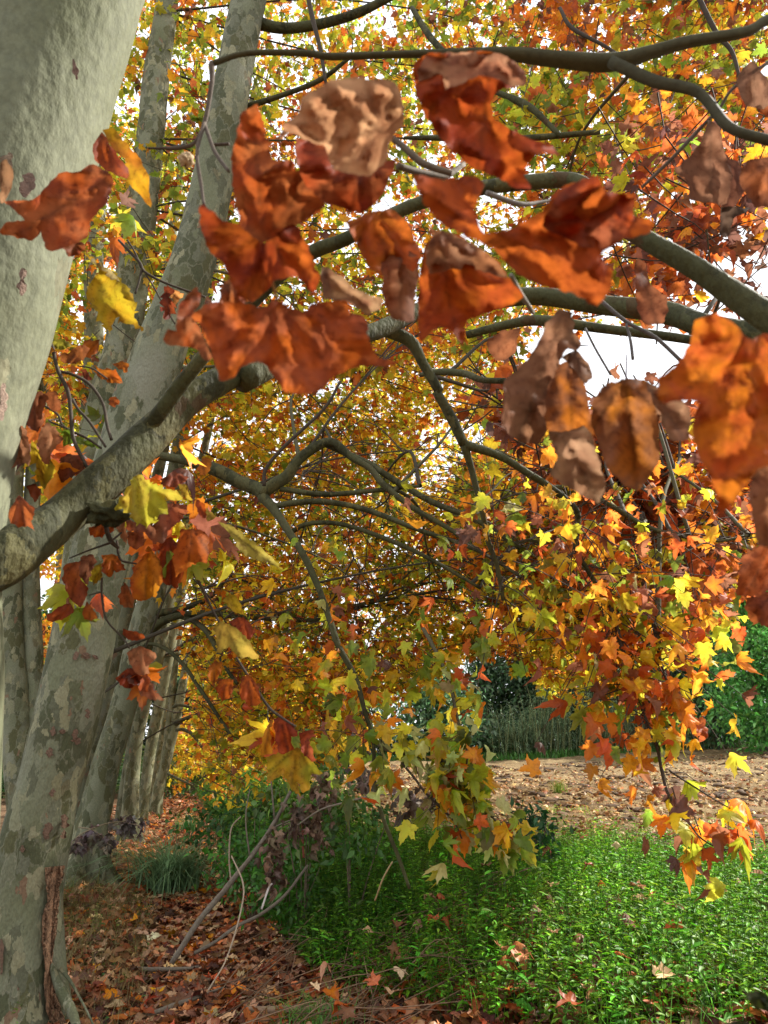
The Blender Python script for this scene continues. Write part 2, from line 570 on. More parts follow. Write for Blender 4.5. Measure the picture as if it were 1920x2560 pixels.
def add_leaves(mb, pos, size, kinds, hi=False, flat=.0, hang=.5, jitter=.2, tip=None, darker=1.0, ptemp=None):
    """many leaf blades: each has its own spot, size, facing and colour"""
    n = len(pos)
    if n == 0:
        return
    nrm = RNG.normal(size=(n, 3)); nrm[:, 2] = np.abs(nrm[:, 2]) * (1 + flat * 4) + flat
    nrm = norm(nrm)
    d = RNG.normal(size=(n, 3)) if tip is None else np.asarray(tip) + RNG.normal(size=(n, 3)) * .45
    d[:, 2] -= hang * 1.6
    d = norm(d - nrm * (d * nrm).sum(1, keepdims=True))
    s = np.cross(d, nrm)
    temps = T_HI if hi else T_LO
    ti = RNG.choice(len(temps), size=n, p=ptemp)
    c0 = PALETTE[kinds]; c1 = PALETTE_EDGE[kinds]
    if mb is not None and not flat > .3: c0 = c0 * 1.28; c1 = c1 * 1.28
    jit = np.exp(RNG.normal(size=(n, 1)) * jitter * 1.6) * (1 + RNG.normal(size=(n, 3)) * jitter * .35)
    ew = RNG.uniform(0, 1, (n, 1, 1))
    for k, (P3, F, e) in enumerate(temps):
        m = np.where(ti == k)[0]
        if len(m) == 0:
            continue
        sz = size[m][:, None, None]
        wid = RNG.uniform(.75, 1.05, (len(m), 1, 1))
        V = pos[m][:, None, :] + sz * (wid * P3[None, :, 0:1] * s[m][:, None, :] + P3[None, :, 1:2] * d[m][:, None, :] + P3[None, :, 2:3] * nrm[m][:, None, :])
        w = e[None, :, None] * ew[m]
        Cc = (c0[m][:, None, :] * (1 - w) + c1[m][:, None, :] * w) * jit[m][:, None, :] * darker
        nv = len(P3)
        FF = F[None] + (np.arange(len(m)) * nv)[:, None, None]
        mb.add(V.reshape(-1, 3), FF.reshape(-1, 3), np.clip(Cc, 0.003, .85).reshape(-1, 3))


# ------------------------------------------------------------------ plane trees
class Tree:
    def __init__(self, label, base, group, name='plane_tree', hide=False):
        self.root = empty(name, base, label, 'tree', group)
        self.leaves = MB()
        self.twigs = MB()
        self.nodes = []      # wood points that procedural boughs may leave from

    def trunk(self, spec, Y, mat, flare=.25, name='trunk', ground=True, lean=.0, seg=40, part=None, top=3.0):
        pts, rad = [], []
        for (px, py, hw) in spec:
            p, t = at(px, py, Y)
            pts.append(p); rad.append(hw * t / FPX)
        pts, rad = np.array(pts), np.array(rad)
        # order from bottom to top
        o = np.argsort(pts[:, 2]); pts, rad = pts[o], rad[o]
        if ground:
            d = pts[0] - pts[1]; d /= abs(d[2]) + 1e-6
            gz = ground_z(pts[0][0], pts[0][1])
            k = pts[0][2] - (gz - .35)
            if k > .15:
                kk = np.arange(.3, k + .3, .3)
                kk = kk[kk < k + .25]
                ex = [pts[0] + np.array([d[0] * q * .5, d[1] * q, -q]) for q in kk][::-1]
                pts = np.vstack([ex, pts]); rad = np.concatenate([[rad[0] * 1.06] * len(ex), rad])
        if top:
            d = pts[-1] - pts[-2]; d /= np.linalg.norm(d)
            q = np.linspace(.0, 1, 4)[1:] * top
            pts = np.vstack([pts, [pts[-1] + d * a for a in q]]); rad = np.concatenate([rad, [rad[-1] * (1 - .2 * a / top * 3 / 3 - .15 * a / 3) for a in q]])
            rad = np.maximum(rad, .03)
        gz = ground_z(pts[0][0], pts[0][1]) if ground else -9
        ph = random.uniform(0, 6)

        def shape(c, th):
            h = max(0., c[2] - gz)
            f = flare * math.exp(-h / .28)
            return 1 + f * (1 + .75 * np.cos(5 * th + ph) + .3 * np.cos(3 * th + ph * 2)) + .02 * np.cos(3 * th + c[2] * 1.3) + .018 * np.cos(2 * th - c[2] * 2.1 + ph)
        mb = MB()
        tube(mb, pts, rad, seg=seg, sub=6, wob=.05, shape=shape)
        ob = mb.build(name, mat, self.root)
        self.tp, self.tr = pts, rad
        return ob

    def branch(self, fr, pts, Y0, Y1, mat=None, name='branch', seg=10, own=True, col=C_TWIG2, wob=.1, Ys=None):
        P, rd = [], []
        n = len(pts)
        hw = pts[0][2] if len(pts[0]) > 2 else 4
        for i, p in enumerate(pts):
            if len(p) > 2:
                hw = p[2]
            x, y = cv(fr, p[0], p[1])
            YY = Ys[i] if Ys else Y0 + (Y1 - Y0) * i / (n - 1)
            q, t = at(x, y, YY)
            P.append(q); rd.append(hw * t / FPX)
        if own:
            mb = MB()
            tube(mb, P, rd, seg=seg, sub=5, wob=wob, col=col, wfreq=9)
            mb.build(name, mat or M_LIMB, self.root)
        else:
            tube(self.twigs, P, rd, seg=6, sub=3, col=col)
        C_ = catmull(np.array(P), 6)
        self.nodes += list(C_)
        return C_

    def foliate(self, C_, n, size=(.11, .17), spread=.16, pal=None, hi=True, hang=.6, lo=0.0, twig=True):
        """leaves on short stalks and side twigs along a piece of wood"""
        k0 = int(lo * (len(C_) - 1))
        idx = RNG.integers(k0, len(C_), n)
        base = C_[idx] + RNG.normal(size=(n, 3)) * .01
        off = RNG.normal(size=(n, 3)) * spread
        off[:, 2] -= spread * .35
        pos = base + off
        kinds = RNG.choice(9, size=n, p=pal)
        if twig:
            for i in range(0, n, 3):
                mid = base[i] + off[i] * .5 + np.array([0, 0, .02])
                tube(self.twigs, [base[i], mid, pos[i]], [.0028, .002, .0012], seg=4, sub=2, col=C_TWIG, cap=False)
        add_leaves(self.leaves, pos, RNG.uniform(size[0], size[1], n), kinds, hi=hi, hang=hang)

    def finish(self):
        if self.twigs.n:
            self.twigs.build('twigs', M_TWIG, self.root)['kind'] = 'stuff'
        if self.leaves.n:
            self.leaves.build('crown', M_LEAF, self.root, smooth=False)


def pal(g=0, yg=0, y=0, go=0, o=0, r=0, b=0, d=0, p=0):
    a = np.array([g, yg, y, go, o, r, b, d, p], float)
    return a / a.sum()


MIXED = pal(.18, .22, .12, .14, .15, .12, .09, .03, .01)
GREENY = pal(.3, .3, .12, .08, .08, .07, .05)
YELLOWY = pal(.04, .26, .34, .2, .1, .04, .02)
RUSTY = pal(.06, .07, .05, .16, .27, .22, .14, .04)
BROWNY = pal(.01, .03, .03, .07, .2, .28, .26, .12)
ORANGY = pal(.08, .13, .12, .24, .23, .13, .06, .01, .01)

GR = 'row of plane trees along the leaf strewn path'
GL = 'plane trees standing behind the left of the row'


def base_of(px, py, Y):
    p, t = at(px, py, Y)
    return (float(p[0]), float(p[1]), float(ground_z(p[0], p[1])))


# ---- T0: nearest tree
b0 = at(-285, 1700, 1.5)[0]
t0 = Tree('nearest plane tree, huge smooth pale trunk, forked limb and close curled leaves', (float(b0[0]), 1.5, .1), GR)
t0.trunk([(250, -300, 175), (155, 0, 186), (22, 430, 193), (-62, 745, 196), (-150, 1050, 190), (-215, 1287, 200), (-245, 1500, 215), (-262, 1750, 235)], 1.5, M_BARK[0], flare=.2, top=2.5)
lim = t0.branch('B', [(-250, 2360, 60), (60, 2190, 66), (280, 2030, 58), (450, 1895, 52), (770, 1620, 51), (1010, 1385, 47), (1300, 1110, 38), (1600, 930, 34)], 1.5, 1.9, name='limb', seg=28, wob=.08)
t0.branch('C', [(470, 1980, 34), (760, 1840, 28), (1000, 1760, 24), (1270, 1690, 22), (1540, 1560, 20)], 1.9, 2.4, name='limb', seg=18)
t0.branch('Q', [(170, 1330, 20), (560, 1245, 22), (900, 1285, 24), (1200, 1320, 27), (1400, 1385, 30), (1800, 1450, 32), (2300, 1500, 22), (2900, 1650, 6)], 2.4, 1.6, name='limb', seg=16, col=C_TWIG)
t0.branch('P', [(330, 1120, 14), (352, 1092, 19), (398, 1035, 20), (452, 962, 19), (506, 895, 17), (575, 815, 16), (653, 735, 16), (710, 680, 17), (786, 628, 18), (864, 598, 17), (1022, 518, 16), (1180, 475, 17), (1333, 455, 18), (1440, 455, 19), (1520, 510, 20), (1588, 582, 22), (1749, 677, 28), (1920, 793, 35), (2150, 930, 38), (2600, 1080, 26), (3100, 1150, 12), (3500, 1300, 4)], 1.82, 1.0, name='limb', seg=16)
dr = t0.branch('C', [(1250, 1670, 17), (1450, 1750, 17), (1530, 1880, 13), (1630, 2050, 12)], 2.4, 2.5, name='branch')
d0 = t0.branch('R', [(-20, 560, 11), (60, 700, 13), (120, 830, 12)], 2.5, 2.6, name='branch')
d1 = t0.branch('R', [(120, 830, 11), (160, 960, 8), (220, 1200, 7), (240, 1310, 7), (290, 1450, 6), (320, 1620, 5)], 2.6, 2.9, name='branch', seg=8)
d2 = t0.branch('R', [(120, 830, 12), (300, 890, 10), (450, 980, 9), (560, 1050, 9), (680, 1150, 8), (700, 1230, 7), (685, 1350, 6), (760, 1490, 6), (850, 1630, 5), (920, 1850, 4), (960, 1960, 3)], 2.6, 3.0, name='branch', seg=8)
d3 = t0.branch('Q', [(300, 1420, 10), (500, 1370, 12), (640, 1355, 14), (900, 1390, 12), (1300, 1440, 11), (1500, 1500, 9), (2000, 1620, 4)], 2.7, 2.3, name='branch')
d4 = t0.branch('R', [(-100, 480, 6), (0, 465, 9), (130, 475, 9), (210, 505, 8), (330, 510, 8)], 3.2, 2.9, name='branch', seg=8)
d5 = t0.branch('R', [(560, 1050, 7), (700, 1060, 7), (880, 1150, 6), (1050, 1250, 6), (1200, 1290, 6), (1400, 1320, 4), (1560, 1290, 3)], 2.9, 3.0, name='branch', seg=8)
d6 = t0.branch('F', [(740, 0, 6), (800, 200, 5), (830, 350, 4.5), (900, 480, 4), (930, 580, 4), (960, 700, 4), (1020, 850, 4), (1050, 1000, 4), (1090, 1130, 4), (1180, 1240, 2.5), (1260, 1360, 2), (1380, 1430, 2), (1520, 1440, 1.5)], 2.9, 2.9, name='branch', seg=8, col=C_TWIG, mat=M_TWIG)
d7 = t0.branch('F', [(930, -220, 6), (960, 0, 5), (1010, 200, 4), (1030, 320, 3), (1080, 480, 3)], 3.0, 2.9, name='branch', seg=8, mat=M_TWIG, col=C_TWIG)
d8 = t0.branch('F', [(1090, 980, 3), (1130, 1010, 2.5), (1320, 1130, 2), (1440, 1200, 1.5)], 2.9, 2.9, own=False, col=C_TWIG)
# near twig run across the top
t0.branch('Q', [(1900, -90, 13), (1659, 0, 12), (1560, 55, 12), (1300, 100, 13), (1150, 140, 14), (950, 190, 19), (700, 175, 17), (520, 155, 15), (300, 150, 11), (0, 155, 8), (-308, 165, 8), (-420, 150, 8), (-690, 150, 7), (-850, 198, 7)], .95, 1.0, name='branch', mat=M_TWIG, col=(.062, .058, .03), wob=.4)
t0.branch('C', [(300, 140, 8), (300, 250, 6), (260, 480, 6), (200, 600, 5), (100, 630, 5), (20, 630, 4)], 1.0, 1.0, name='twig', mat=M_TWIG, col=(.07, .05, .035), wob=.4)
t0.branch('C', [(260, 480, 5), (215, 650, 4.5), (240, 850, 4.5), (258, 970, 4)], 1.0, .9, name='twig', mat=M_TWIG, col=(.07, .05, .035), wob=.4)
t0.branch('C', [(262, 500, 5), (310, 630, 5), (350, 700, 4.5), (400, 765, 4)], 1.0, .9, name='twig', mat=M_TWIG, col=(.07, .05, .035), wob=.4)
t0.branch('C', [(315, 610, 4), (400, 605, 4)], 1.0, .98, name='twig', mat=M_TWIG, col=(.07, .05, .035), wob=.4)
t0.branch('Q', [(950, 190, 16), (1150, 280, 15), (1350, 330, 14), (1480, 480, 12), (1659, 540, 12), (1850, 590, 12)], .95, .9, name='branch', mat=M_TWIG, col=(.055, .052, .03), wob=.4)
t0.branch('Q', [(1420, 420, 4), (1380, 460, 5), (1230, 620, 5), (1090, 755, 4)], .95, 1.1, name='twig', mat=M_TWIG, col=(.12, .1, .085))
t0.branch('Q', [(1659, 190, 5), (1500, 310, 4), (1440, 400, 4)], .9, .95, name='twig', mat=M_TWIG, col=(.12, .1, .085))
t0.branch('C', [(1290, 530, 6), (1400, 610, 7), (1530, 720, 8), (1700, 780, 7)], .8, .8, name='twig', mat=M_TWIG, col=(.10, .075, .05), wob=.4)
t0.branch('Q', [(-10, 660, 8), (90, 690, 8), (200, 705, 8), (290, 650, 5)], .8, .9, name='twig', mat=M_TWIG, col=(.10, .075, .05), wob=.4)
t0.branch('Q', [(390, 780, 7), (540, 830, 6), (640, 820, 4), (760, 800, 3)], .9, 1.0, name='twig', mat=M_TWIG, col=(.15, .13, .11))
t0.branch('Q', [(500, 1150, 6), (540, 1230, 7), (600, 1320, 5)], .8, .9, name='twig', mat=M_TWIG, col=(.17, .15, .12))
t0.branch('Q', [(900, 1260, 5), (1020, 1360, 5), (1150, 1430, 5), (1270, 1540, 5)], 1.4, 1.4, name='twig', mat=M_TWIG, col=(.1, .09, .085))
t0.branch('Q', [(1020, 1370, 3), (1040, 1450, 4), (1050, 1530, 4)], 1.4, 1.4, name='twig', mat=M_TWIG, col=(.1, .09, .085))
t0.branch('Q', [(1060, 1300, 3), (835, 1390, 3), (880, 1480, 3), (950, 1600, 3)][1:], 1.5, 1.5, name='twig', mat=M_TWIG, col=(.1, .09, .085))
t0.branch('R', [(940, 510, 2), (945, 380, 2)], 1.0, 1.0, name='twig', mat=M_TWIG, col=(.2, .18, .2))
# twigs between trunk and limb
for pts, ya, yb in (
        ([(285, 560, 5), (350, 700, 5), (400, 900, 5), (470, 1050, 5), (490, 1200, 5), (510, 1380, 5), (600, 1570, 5)], 1.75, 1.7),
        ([(400, 910, 4), (500, 930, 4), (620, 1000, 4), (710, 1130, 4), (740, 1280, 4), (770, 1380, 4)], 1.75, 1.7),
        ([(130, 1060, 2.4), (380, 1190, 2.8), (440, 1290, 3), (600, 1370, 3), (700, 1440, 2.5)], 1.8, 1.75),
        ([(500, 1100, 4), (540, 1170, 3.4), (620, 1260, 3.4), (730, 1430, 3)], 1.75, 1.7),
        ([(820, 0, 3), (960, 150, 4), (1000, 220, 3.4), (1150, 300, 3), (1420, 395, 2.6)], 2.0, 2.0),
        ([(880, 0, 2.5), (930, 80, 2.5), (975, 190, 3)], 2.0, 2.0),
        ([(980, 200, 3.2), (960, 290, 2.6), (935, 370, 2.6)], 2.0, 2.0),
        ([(1000, 230, 2), (1060, 320, 2), (1120, 430, 2), (1210, 580, 1.6)], 2.0, 2.0),
        ([(400, 1240, 2), (340, 1250, 2.6), (430, 1290, 3)], 1.75, 1.7),
        ([(540, 870, 2), (640, 890, 2), (740, 960, 2)], 1.75, 1.7),
        ([(725, 1950, 6), (760, 2070, 6), (820, 2130, 4)], 1.75, 1.8),
        ([(770, 2080, 3), (880, 1990, 2)], 1.75, 1.8),
        ([(770, 2090, 3), (600, 2150, 2), (480, 2200, 1.6)], 1.75, 1.8)):
    t0.branch('B', pts, ya, yb, name='twig', mat=M_TWIG, col=C_TWIG, seg=8, wob=.2)
for fr, pts, ya, yb in (
        ('c3', [(440, 1010, 2.4), (440, 1080, 2.6), (460, 1190, 2.4), (530, 1270, 2.2), (560, 1315, 2)], 1.9, 1.9),
        ('c3', [(385, 1085, 1.6), (440, 1070, 1.8)], 1.9, 1.9),
        ('c3', [(505, 850, 3), (520, 930, 3), (590, 950, 2)], 1.9, 1.9),
        ('c3', [(810, 960, 3), (860, 1030, 3.4), (940, 1190, 3), (1000, 1270, 2.4)], 2.0, 2.1),
        ('E', [(-20, 90, 3), (70, 230, 3.2), (150, 350, 3.4), (220, 405, 3), (290, 450, 2)], 2.1, 2.1),
        ('c1', [(640, 640, 2.5), (720, 640, 3), (800, 625, 3)], 1.0, 1.0)):
    t0.branch(fr, pts, ya, yb, name='twig', mat=M_TWIG, col=C_TWIG, seg=8, wob=.2)

# knob and seed ball
def blob(mb, c, r, col, rough=.25, seed=0, sq=(1, 1, 1), nf=4.0, seg=24):
    th = np.linspace(0, np.pi, seg // 2 + 1); ph = np.linspace(0, 2 * np.pi, seg, endpoint=False)
    V = []
    for a in th:
        for b in ph:
            d = np.array([math.sin(a) * math.cos(b), math.sin(a) * math.sin(b), math.cos(a)])
            k = r * (1 + rough * mnoise.noise(Vector(d * nf) + Vector((seed, 0, 0))))
            V.append(c + d * k * np.array(sq))
    F = []
    for i in range(len(th) - 1):
        for j in range(seg):
            p, q = i * seg + j, i * seg + (j + 1) % seg
            F += [[p, p + seg, q + seg], [p, q + seg, q]]
    mb.add(V, F, col)


mb = MB(); blob(mb, at(465, 400, 1.0)[0], .0125, (.42, .30, .17), .5, 3, nf=9); mb.build('seed_ball', M_TWIG, t0.root)
mb = MB(); blob(mb, at(268, 1282, 1.66)[0], .034, (.2, .18, .15), .8, 5, (1.5, .9, .85), nf=3.5); mb.build('branch_knot', M_LIMB, t0.root)

FOL = {}   # foliage clusters by tree, filled below

# ---- T1
def base_tree(label, spec, Y, mat, group, **kw):
    s = max(spec, key=lambda q: q[1])
    t = Tree(label, base_of(s[0], s[1], Y), group)
    t.trunk(spec, Y, mat, **kw)
    return t


t1 = base_tree('second plane tree of the row, wide mottled trunk with a strip of loose brown bark', [
    (690, -300, 42), (623, 0, 43), (587, 174, 44), (553, 347, 47), (516, 521, 51), (479, 665, 56), (429, 800, 59), (382, 925, 62), (335, 1060, 66), (270, 1330, 72), (220, 1536, 76),
    (195, 1663, 77), (166, 1789, 77), (135, 1916, 76), (108, 2006, 77), (88, 2097, 80), (65, 2241, 81), (60, 2320, 81), (56, 2420, 81), (52, 2520, 84)], 4.7, M_BARK[1], GR, flare=.3, seg=56)
la = t1.branch('P', [(330, 1125, 12), (398, 1139, 11), (470, 1153, 12), (542, 1175, 17), (597, 1204, 17), (642, 1222, 17), (660, 1238, 16)], 4.6, 4.5, name='limb', seg=16)
lb = t1.branch('P', [(650, 1236, 15), (683, 1213, 16), (718, 1190, 15), (747, 1149, 13), (793, 1115, 12), (833, 1106, 11), (880, 1144, 9), (926, 1172, 8), (960, 1213, 8), (1035, 1271, 7), (1134, 1329, 6), (1191, 1375, 5)], 4.5, 4.4, name='limb', seg=14)
lc = t1.branch('P', [(818, 1112, 8), (926, 1161, 8), (960, 1184, 8), (1076, 1253, 8), (1191, 1300, 7), (1300, 1370, 5)], 4.5, 4.4, name='branch')
ld = t1.branch('P', [(655, 1240, 14), (683, 1271, 12), (718, 1323, 10), (764, 1398, 9), (800, 1479, 8), (825, 1550, 8), (846, 1614, 8), (889, 1696, 7), (913, 1783, 6), (933, 1851, 5), (937, 1962, 5), (957, 2044, 5), (995, 2140, 5), (1024, 2222, 4)], 4.5, 4.1, name='limb', seg=12)
le = t1.branch('P', [(677, 1268, 8), (730, 1258, 8), (799, 1254, 8), (880, 1265, 7), (960, 1290, 7), (1047, 1325, 6), (1191, 1375, 5), (1300, 1440, 4)], 4.5, 4.3, name='branch')
t1.branch('P', [(700, 1222, 7), (810, 1236, 7), (932, 1227, 6), (1050, 1215, 4)], 4.5, 4.5, name='branch')
t1.branch('P', [(660, 1215, 5), (665, 1172, 4.5), (712, 1115, 4.5), (810, 1022, 4), (851, 953, 3.5)], 4.4, 4.3, name='branch', mat=M_TWIG, col=C_TWIG)
t1.branch('P', [(729, 1329, 7), (770, 1310, 6), (850, 1310, 6), (960, 1345, 6), (1080, 1400, 5), (1200, 1470, 4)], 4.5, 4.5, name='branch')
lf = t1.branch('E', [(700, 525, 5), (770, 570, 5), (950, 605, 5), (1080, 635, 4), (1150, 730, 3.5), (1270, 880, 3), (1440, 1040, 2)], 4.1, 4.0, name='branch', mat=M_TWIG, col=C_TWIG2)
lg = t1.branch('E', [(950, -60, 5), (1000, 30, 5), (1060, 150, 5), (1100, 280, 4), (1130, 420, 4), (1180, 600, 3), (1120, 820, 2)], 4.4, 4.0, name='branch', mat=M_TWIG, col=C_TWIG2)
lh = t1.branch('E', [(840, 640, 3), (900, 710, 3), (960, 790, 3), (1040, 870, 3), (1110, 940, 2.5), (1150, 1030, 2)], 4.1, 4.0, name='branch', mat=M_TWIG, col=C_TWIG)
t1.branch('P', [(620, 50, 16), (700, 70, 13), (800, 60, 12), (900, 30, 11), (1000, -20, 9)], 4.8, 4.5, name='limb')
t1.branch('P', [(760, -60, 6), (780, 40, 6), (800, 120, 5), (815, 210, 4)], 4.0, 4.0, name='branch', mat=M_TWIG, col=C_TWIG)
t1.branch('P', [(590, 275, 8), (700, 240, 6), (800, 200, 6), (880, 140, 4)], 4.85, 4.4, name='branch')
t1.branch('P', [(1010, 345, 4), (1100, 345, 7), (1240, 350, 8), (1330, 345, 8), (1500, 330, 6)], 4.6, 4.4, name='branch')
t1.branch('P', [(1240, 230, 6), (1300, 255, 9), (1340, 280, 8), (1400, 340, 6)], 4.6, 4.4, name='branch')
t1.branch('P', [(1030, 20, 6), (1060, 70, 8), (1090, 110, 8), (1150, 170, 6)], 4.6, 4.4, name='branch')
t1.branch('P', [(1400, 20, 4), (1430, 70, 5), (1520, 120, 4), (1600, 180, 3)], 4.0, 3.8, name='branch', mat=M_TWIG, col=C_TWIG)
t1.branch('P', [(1740, -20, 6), (1790, 80, 6), (1830, 130, 5), (1850, 200, 4)], 3.0, 3.0, name='branch', mat=M_TWIG, col=C_TWIG)

# ---- T2 ...
t2 = base_tree('third plane tree of the row, its base flaring into pale roots beside the path', [
    (560, 560, 11), (528, 700, 12), (490, 880, 14), (450, 1108, 18), (405, 1380, 26), (372, 1520, 33), (345, 1620, 33), (312, 1753, 31), (280, 1862, 33), (259, 1934, 35), (242, 2006, 38), (220, 2100, 40), (206, 2180, 44)], 9.3, M_BARK[2], GR, flare=.95, seg=48)
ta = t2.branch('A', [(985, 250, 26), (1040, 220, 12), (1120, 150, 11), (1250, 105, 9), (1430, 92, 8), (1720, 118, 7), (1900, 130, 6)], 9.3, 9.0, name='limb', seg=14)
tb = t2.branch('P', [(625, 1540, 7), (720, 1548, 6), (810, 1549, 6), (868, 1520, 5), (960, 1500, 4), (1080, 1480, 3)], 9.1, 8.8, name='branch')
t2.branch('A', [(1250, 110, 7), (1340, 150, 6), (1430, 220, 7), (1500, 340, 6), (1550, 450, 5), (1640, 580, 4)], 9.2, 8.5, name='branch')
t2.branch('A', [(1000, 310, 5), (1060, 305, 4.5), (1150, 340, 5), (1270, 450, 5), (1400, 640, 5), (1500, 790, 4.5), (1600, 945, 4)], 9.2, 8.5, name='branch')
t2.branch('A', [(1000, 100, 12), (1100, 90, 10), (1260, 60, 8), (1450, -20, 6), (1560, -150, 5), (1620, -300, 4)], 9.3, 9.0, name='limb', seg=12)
t3 = base_tree('fourth plane tree of the row, straight trunk with dead leaves hanging before its foot', [
    (470, 1300, 12), (440, 1430, 14), (408, 1572, 16), (394, 1645, 16), (362, 1753, 17), (339, 1862, 17), (325, 2006, 19), (322, 2090, 20)], 13.7, M_BARK[2], GR, flare=.5)
t4 = base_tree('fifth plane tree of the row, slim trunk right of the fourth', [
    (470, 1400, 11), (427, 1608, 14), (407, 1717, 14), (378, 1862, 14), (362, 1980, 13), (353, 2050, 14)], 18.4, M_BARK[2], GR, flare=.3)
t5 = base_tree('thin sixth plane tree of the row, nearly hidden between its neighbours', [
    (470, 1420, 8), (447, 1520, 8), (424, 1717, 8), (401, 1862, 8), (380, 1960, 8), (370, 2030, 9)], 23, M_BARK[2], GR, flare=.3)
t6 = base_tree('farthest plane tree of the row, forked and leaning right over the path end', [
    (500, 1500, 9), (482, 1608, 10), (463, 1681, 10), (442, 1789, 12), (416, 1898, 13), (395, 1980, 13), (386, 2040, 15)], 21, M_BARK[2], GR, flare=.3)
t6.branch('P', [(408, 1915, 9), (415, 1870, 9), (424, 1800, 9), (434, 1700, 8), (450, 1560, 8), (462, 1400, 6)], 21, 21, name='stem', mat=M_BARK[2], seg=14)
t6.branch('A', [(1220, 850, 8), (1270, 825, 5), (1350, 798, 4), (1480, 830, 4), (1600, 900, 3)], 20.5, 19.5, name='branch')
t6.branch('A', [(1200, 740, 4), (1240, 725, 4), (1340, 750, 4), (1430, 800, 3), (1550, 830, 3)], 20.5, 19.5, name='branch')
t6.branch('A', [(1220, 900, 4), (1270, 895, 4), (1330, 930, 4), (1410, 1035, 3)], 20.5, 19.5, name='branch')
t6.branch('A', [(1160, 1200, 3), (1240, 1240, 3), (1330, 1280, 2)], 20.5, 19.5, name='branch')
t6.branch('A', [(1240, 340, 5), (1290, 290, 6), (1330, 275, 5), (1450, 250, 4)], 20, 19.5, name='branch')

# ---- left group
a1 = base_tree('dappled plane tree trunk rising behind the second tree of the row', [
    (450, -250, 24), (415, 29, 27), (392, 174, 31), (376, 347, 34), (356, 521, 37), (333, 680, 41), (305, 860, 42), (262, 1016, 42), (228, 1200, 43), (205, 1400, 45), (170, 1700, 46), (120, 2050, 50)], 7.4, M_BARK[2], GL, flare=.3, seg=44)
a2 = base_tree('plane tree at the far left whose trunk forks low into two pale stems', [
    (135, 650, 18), (112, 740, 20), (95, 817, 22), (81, 925, 23), (50, 1080, 21), (34, 1207, 22), (28, 1440, 26), (30, 1590, 28), (34, 1681, 32), (41, 1771, 34), (44, 1862, 37), (55, 1970, 39), (70, 2120, 40)], 10, M_BARK[2], GL, flare=.3, seg=44)
a2.branch('P', [(62, 1870, 22), (82, 1800, 22), (88, 1753, 22), (84, 1645, 23), (78, 1500, 22), (77, 1350, 20), (82, 1207, 19), (95, 1050, 16), (112, 925, 14), (130, 780, 13), (150, 600, 12)], 10.05, 10.3, name='stem', mat=M_BARK[2], seg=28)
a3 = base_tree('slender upright plane tree seen behind the hanging yellow leaf', [
    (262, 250, 15), (248, 450, 20), (236, 617, 22), (234, 781, 23), (235, 871, 23), (228, 998, 23), (212, 1300, 24), (195, 1600, 25), (180, 1900, 26), (165, 2070, 28)], 12.5, M_BARK[2], GL, flare=.3)
a4 = base_tree('thin distant plane tree seen between the left trunks', [
    (168, 500, 8), (164, 650, 10), (163, 770, 10), (162, 940, 11), (158, 1200, 12), (150, 1600, 13), (148, 2000, 14)], 20, M_BARK[2], GL, flare=.2)
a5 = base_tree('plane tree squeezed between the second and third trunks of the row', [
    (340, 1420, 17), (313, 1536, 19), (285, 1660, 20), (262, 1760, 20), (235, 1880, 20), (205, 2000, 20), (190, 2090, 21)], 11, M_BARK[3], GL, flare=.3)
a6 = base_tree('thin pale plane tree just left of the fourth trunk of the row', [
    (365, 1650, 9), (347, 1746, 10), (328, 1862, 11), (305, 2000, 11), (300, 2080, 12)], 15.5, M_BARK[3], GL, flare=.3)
a7 = base_tree('remote plane tree high between two mottled trunks', [
    (470, 330, 9), (446, 480, 11), (428, 600, 12), (395, 800, 12), (330, 1200, 12), (270, 1700, 13), (245, 2000, 14)], 17, M_BARK[2], GL, flare=.2)

# roots of the third tree and the second
mb = MB()
for pts in ([(620, 740, 30), (700, 850, 22), (760, 950, 16), (850, 1050, 10), (1000, 1130, 6)], [(560, 760, 26), (540, 900, 22), (530, 1010, 14)],
            [(780, 620, 22), (850, 700, 18), (900, 730, 10)], [(700, 900, 14), (820, 950, 10), (930, 1030, 8), (1050, 1110, 6)], [(840, 520, 16), (860, 600, 14), (850, 680, 10)]):
    P, rr = [], []
    for x, y, h in pts:
        px, py = cv('D', x, y)
        q, t = at(px, py, 9.2 - (py - 2220) * .012 if py > 2220 else 9.1)
        P.append(q); rr.append(h / 3.318 * t / FPX * 1.3)
    tube(mb, P, rr, seg=14, sub=5, wob=.35, wfreq=6)
mb.build('roots', M_BARK[1], t2.root)
mb = MB()
for pts in ([(400, 1300, 14), (460, 1470, 30), (535, 1640, 38), (605, 1780, 36), (660, 1990, 32)],
            [(500, 1400, 16), (570, 1480, 12), (640, 1600, 9), (720, 1750, 8), (790, 1900, 8)]):
    P, rr = [], []
    for x, y, h in pts:
        px, py = cv('D', x, y)
        q, t = at(px, py, 4.66 - (py - 2400) * .0016)
        P.append(q); rr.append(h / 3.318 * t / FPX)
    tube(mb, P, rr, seg=18, sub=5, wob=.25, wfreq=5)
mb.build('roots', M_BARK[1], t1.root)

# loose bark strip on the second tree
def trunk_surface(tree, px, py, Y, lift=.012):
    # centre and radius of the trunk at that height
    q, t = at(px, py, Y)
    z = q[2]
    P, r = tree.tp, tree.tr
    i = np.clip(np.searchsorted(P[:, 2], z) - 1, 0, len(P) - 2)
    w = np.clip((z - P[i][2]) / (P[i + 1][2] - P[i][2] + 1e-6), 0, 1)
    cx = P[i][0] * (1 - w) + P[i + 1][0] * w
    rr = (r[i] * (1 - w) + r[i + 1] * w) * 1.03
    d = ray(px, py)
    Yq = Y
    for _ in range(5):
        X = d[0] * Yq / d[1]
        dx = np.clip((X - cx) / rr, -.98, .98)
        Yq = Y - rr * math.sqrt(1 - dx * dx) - lift
    return at(px, py, Yq)[0]


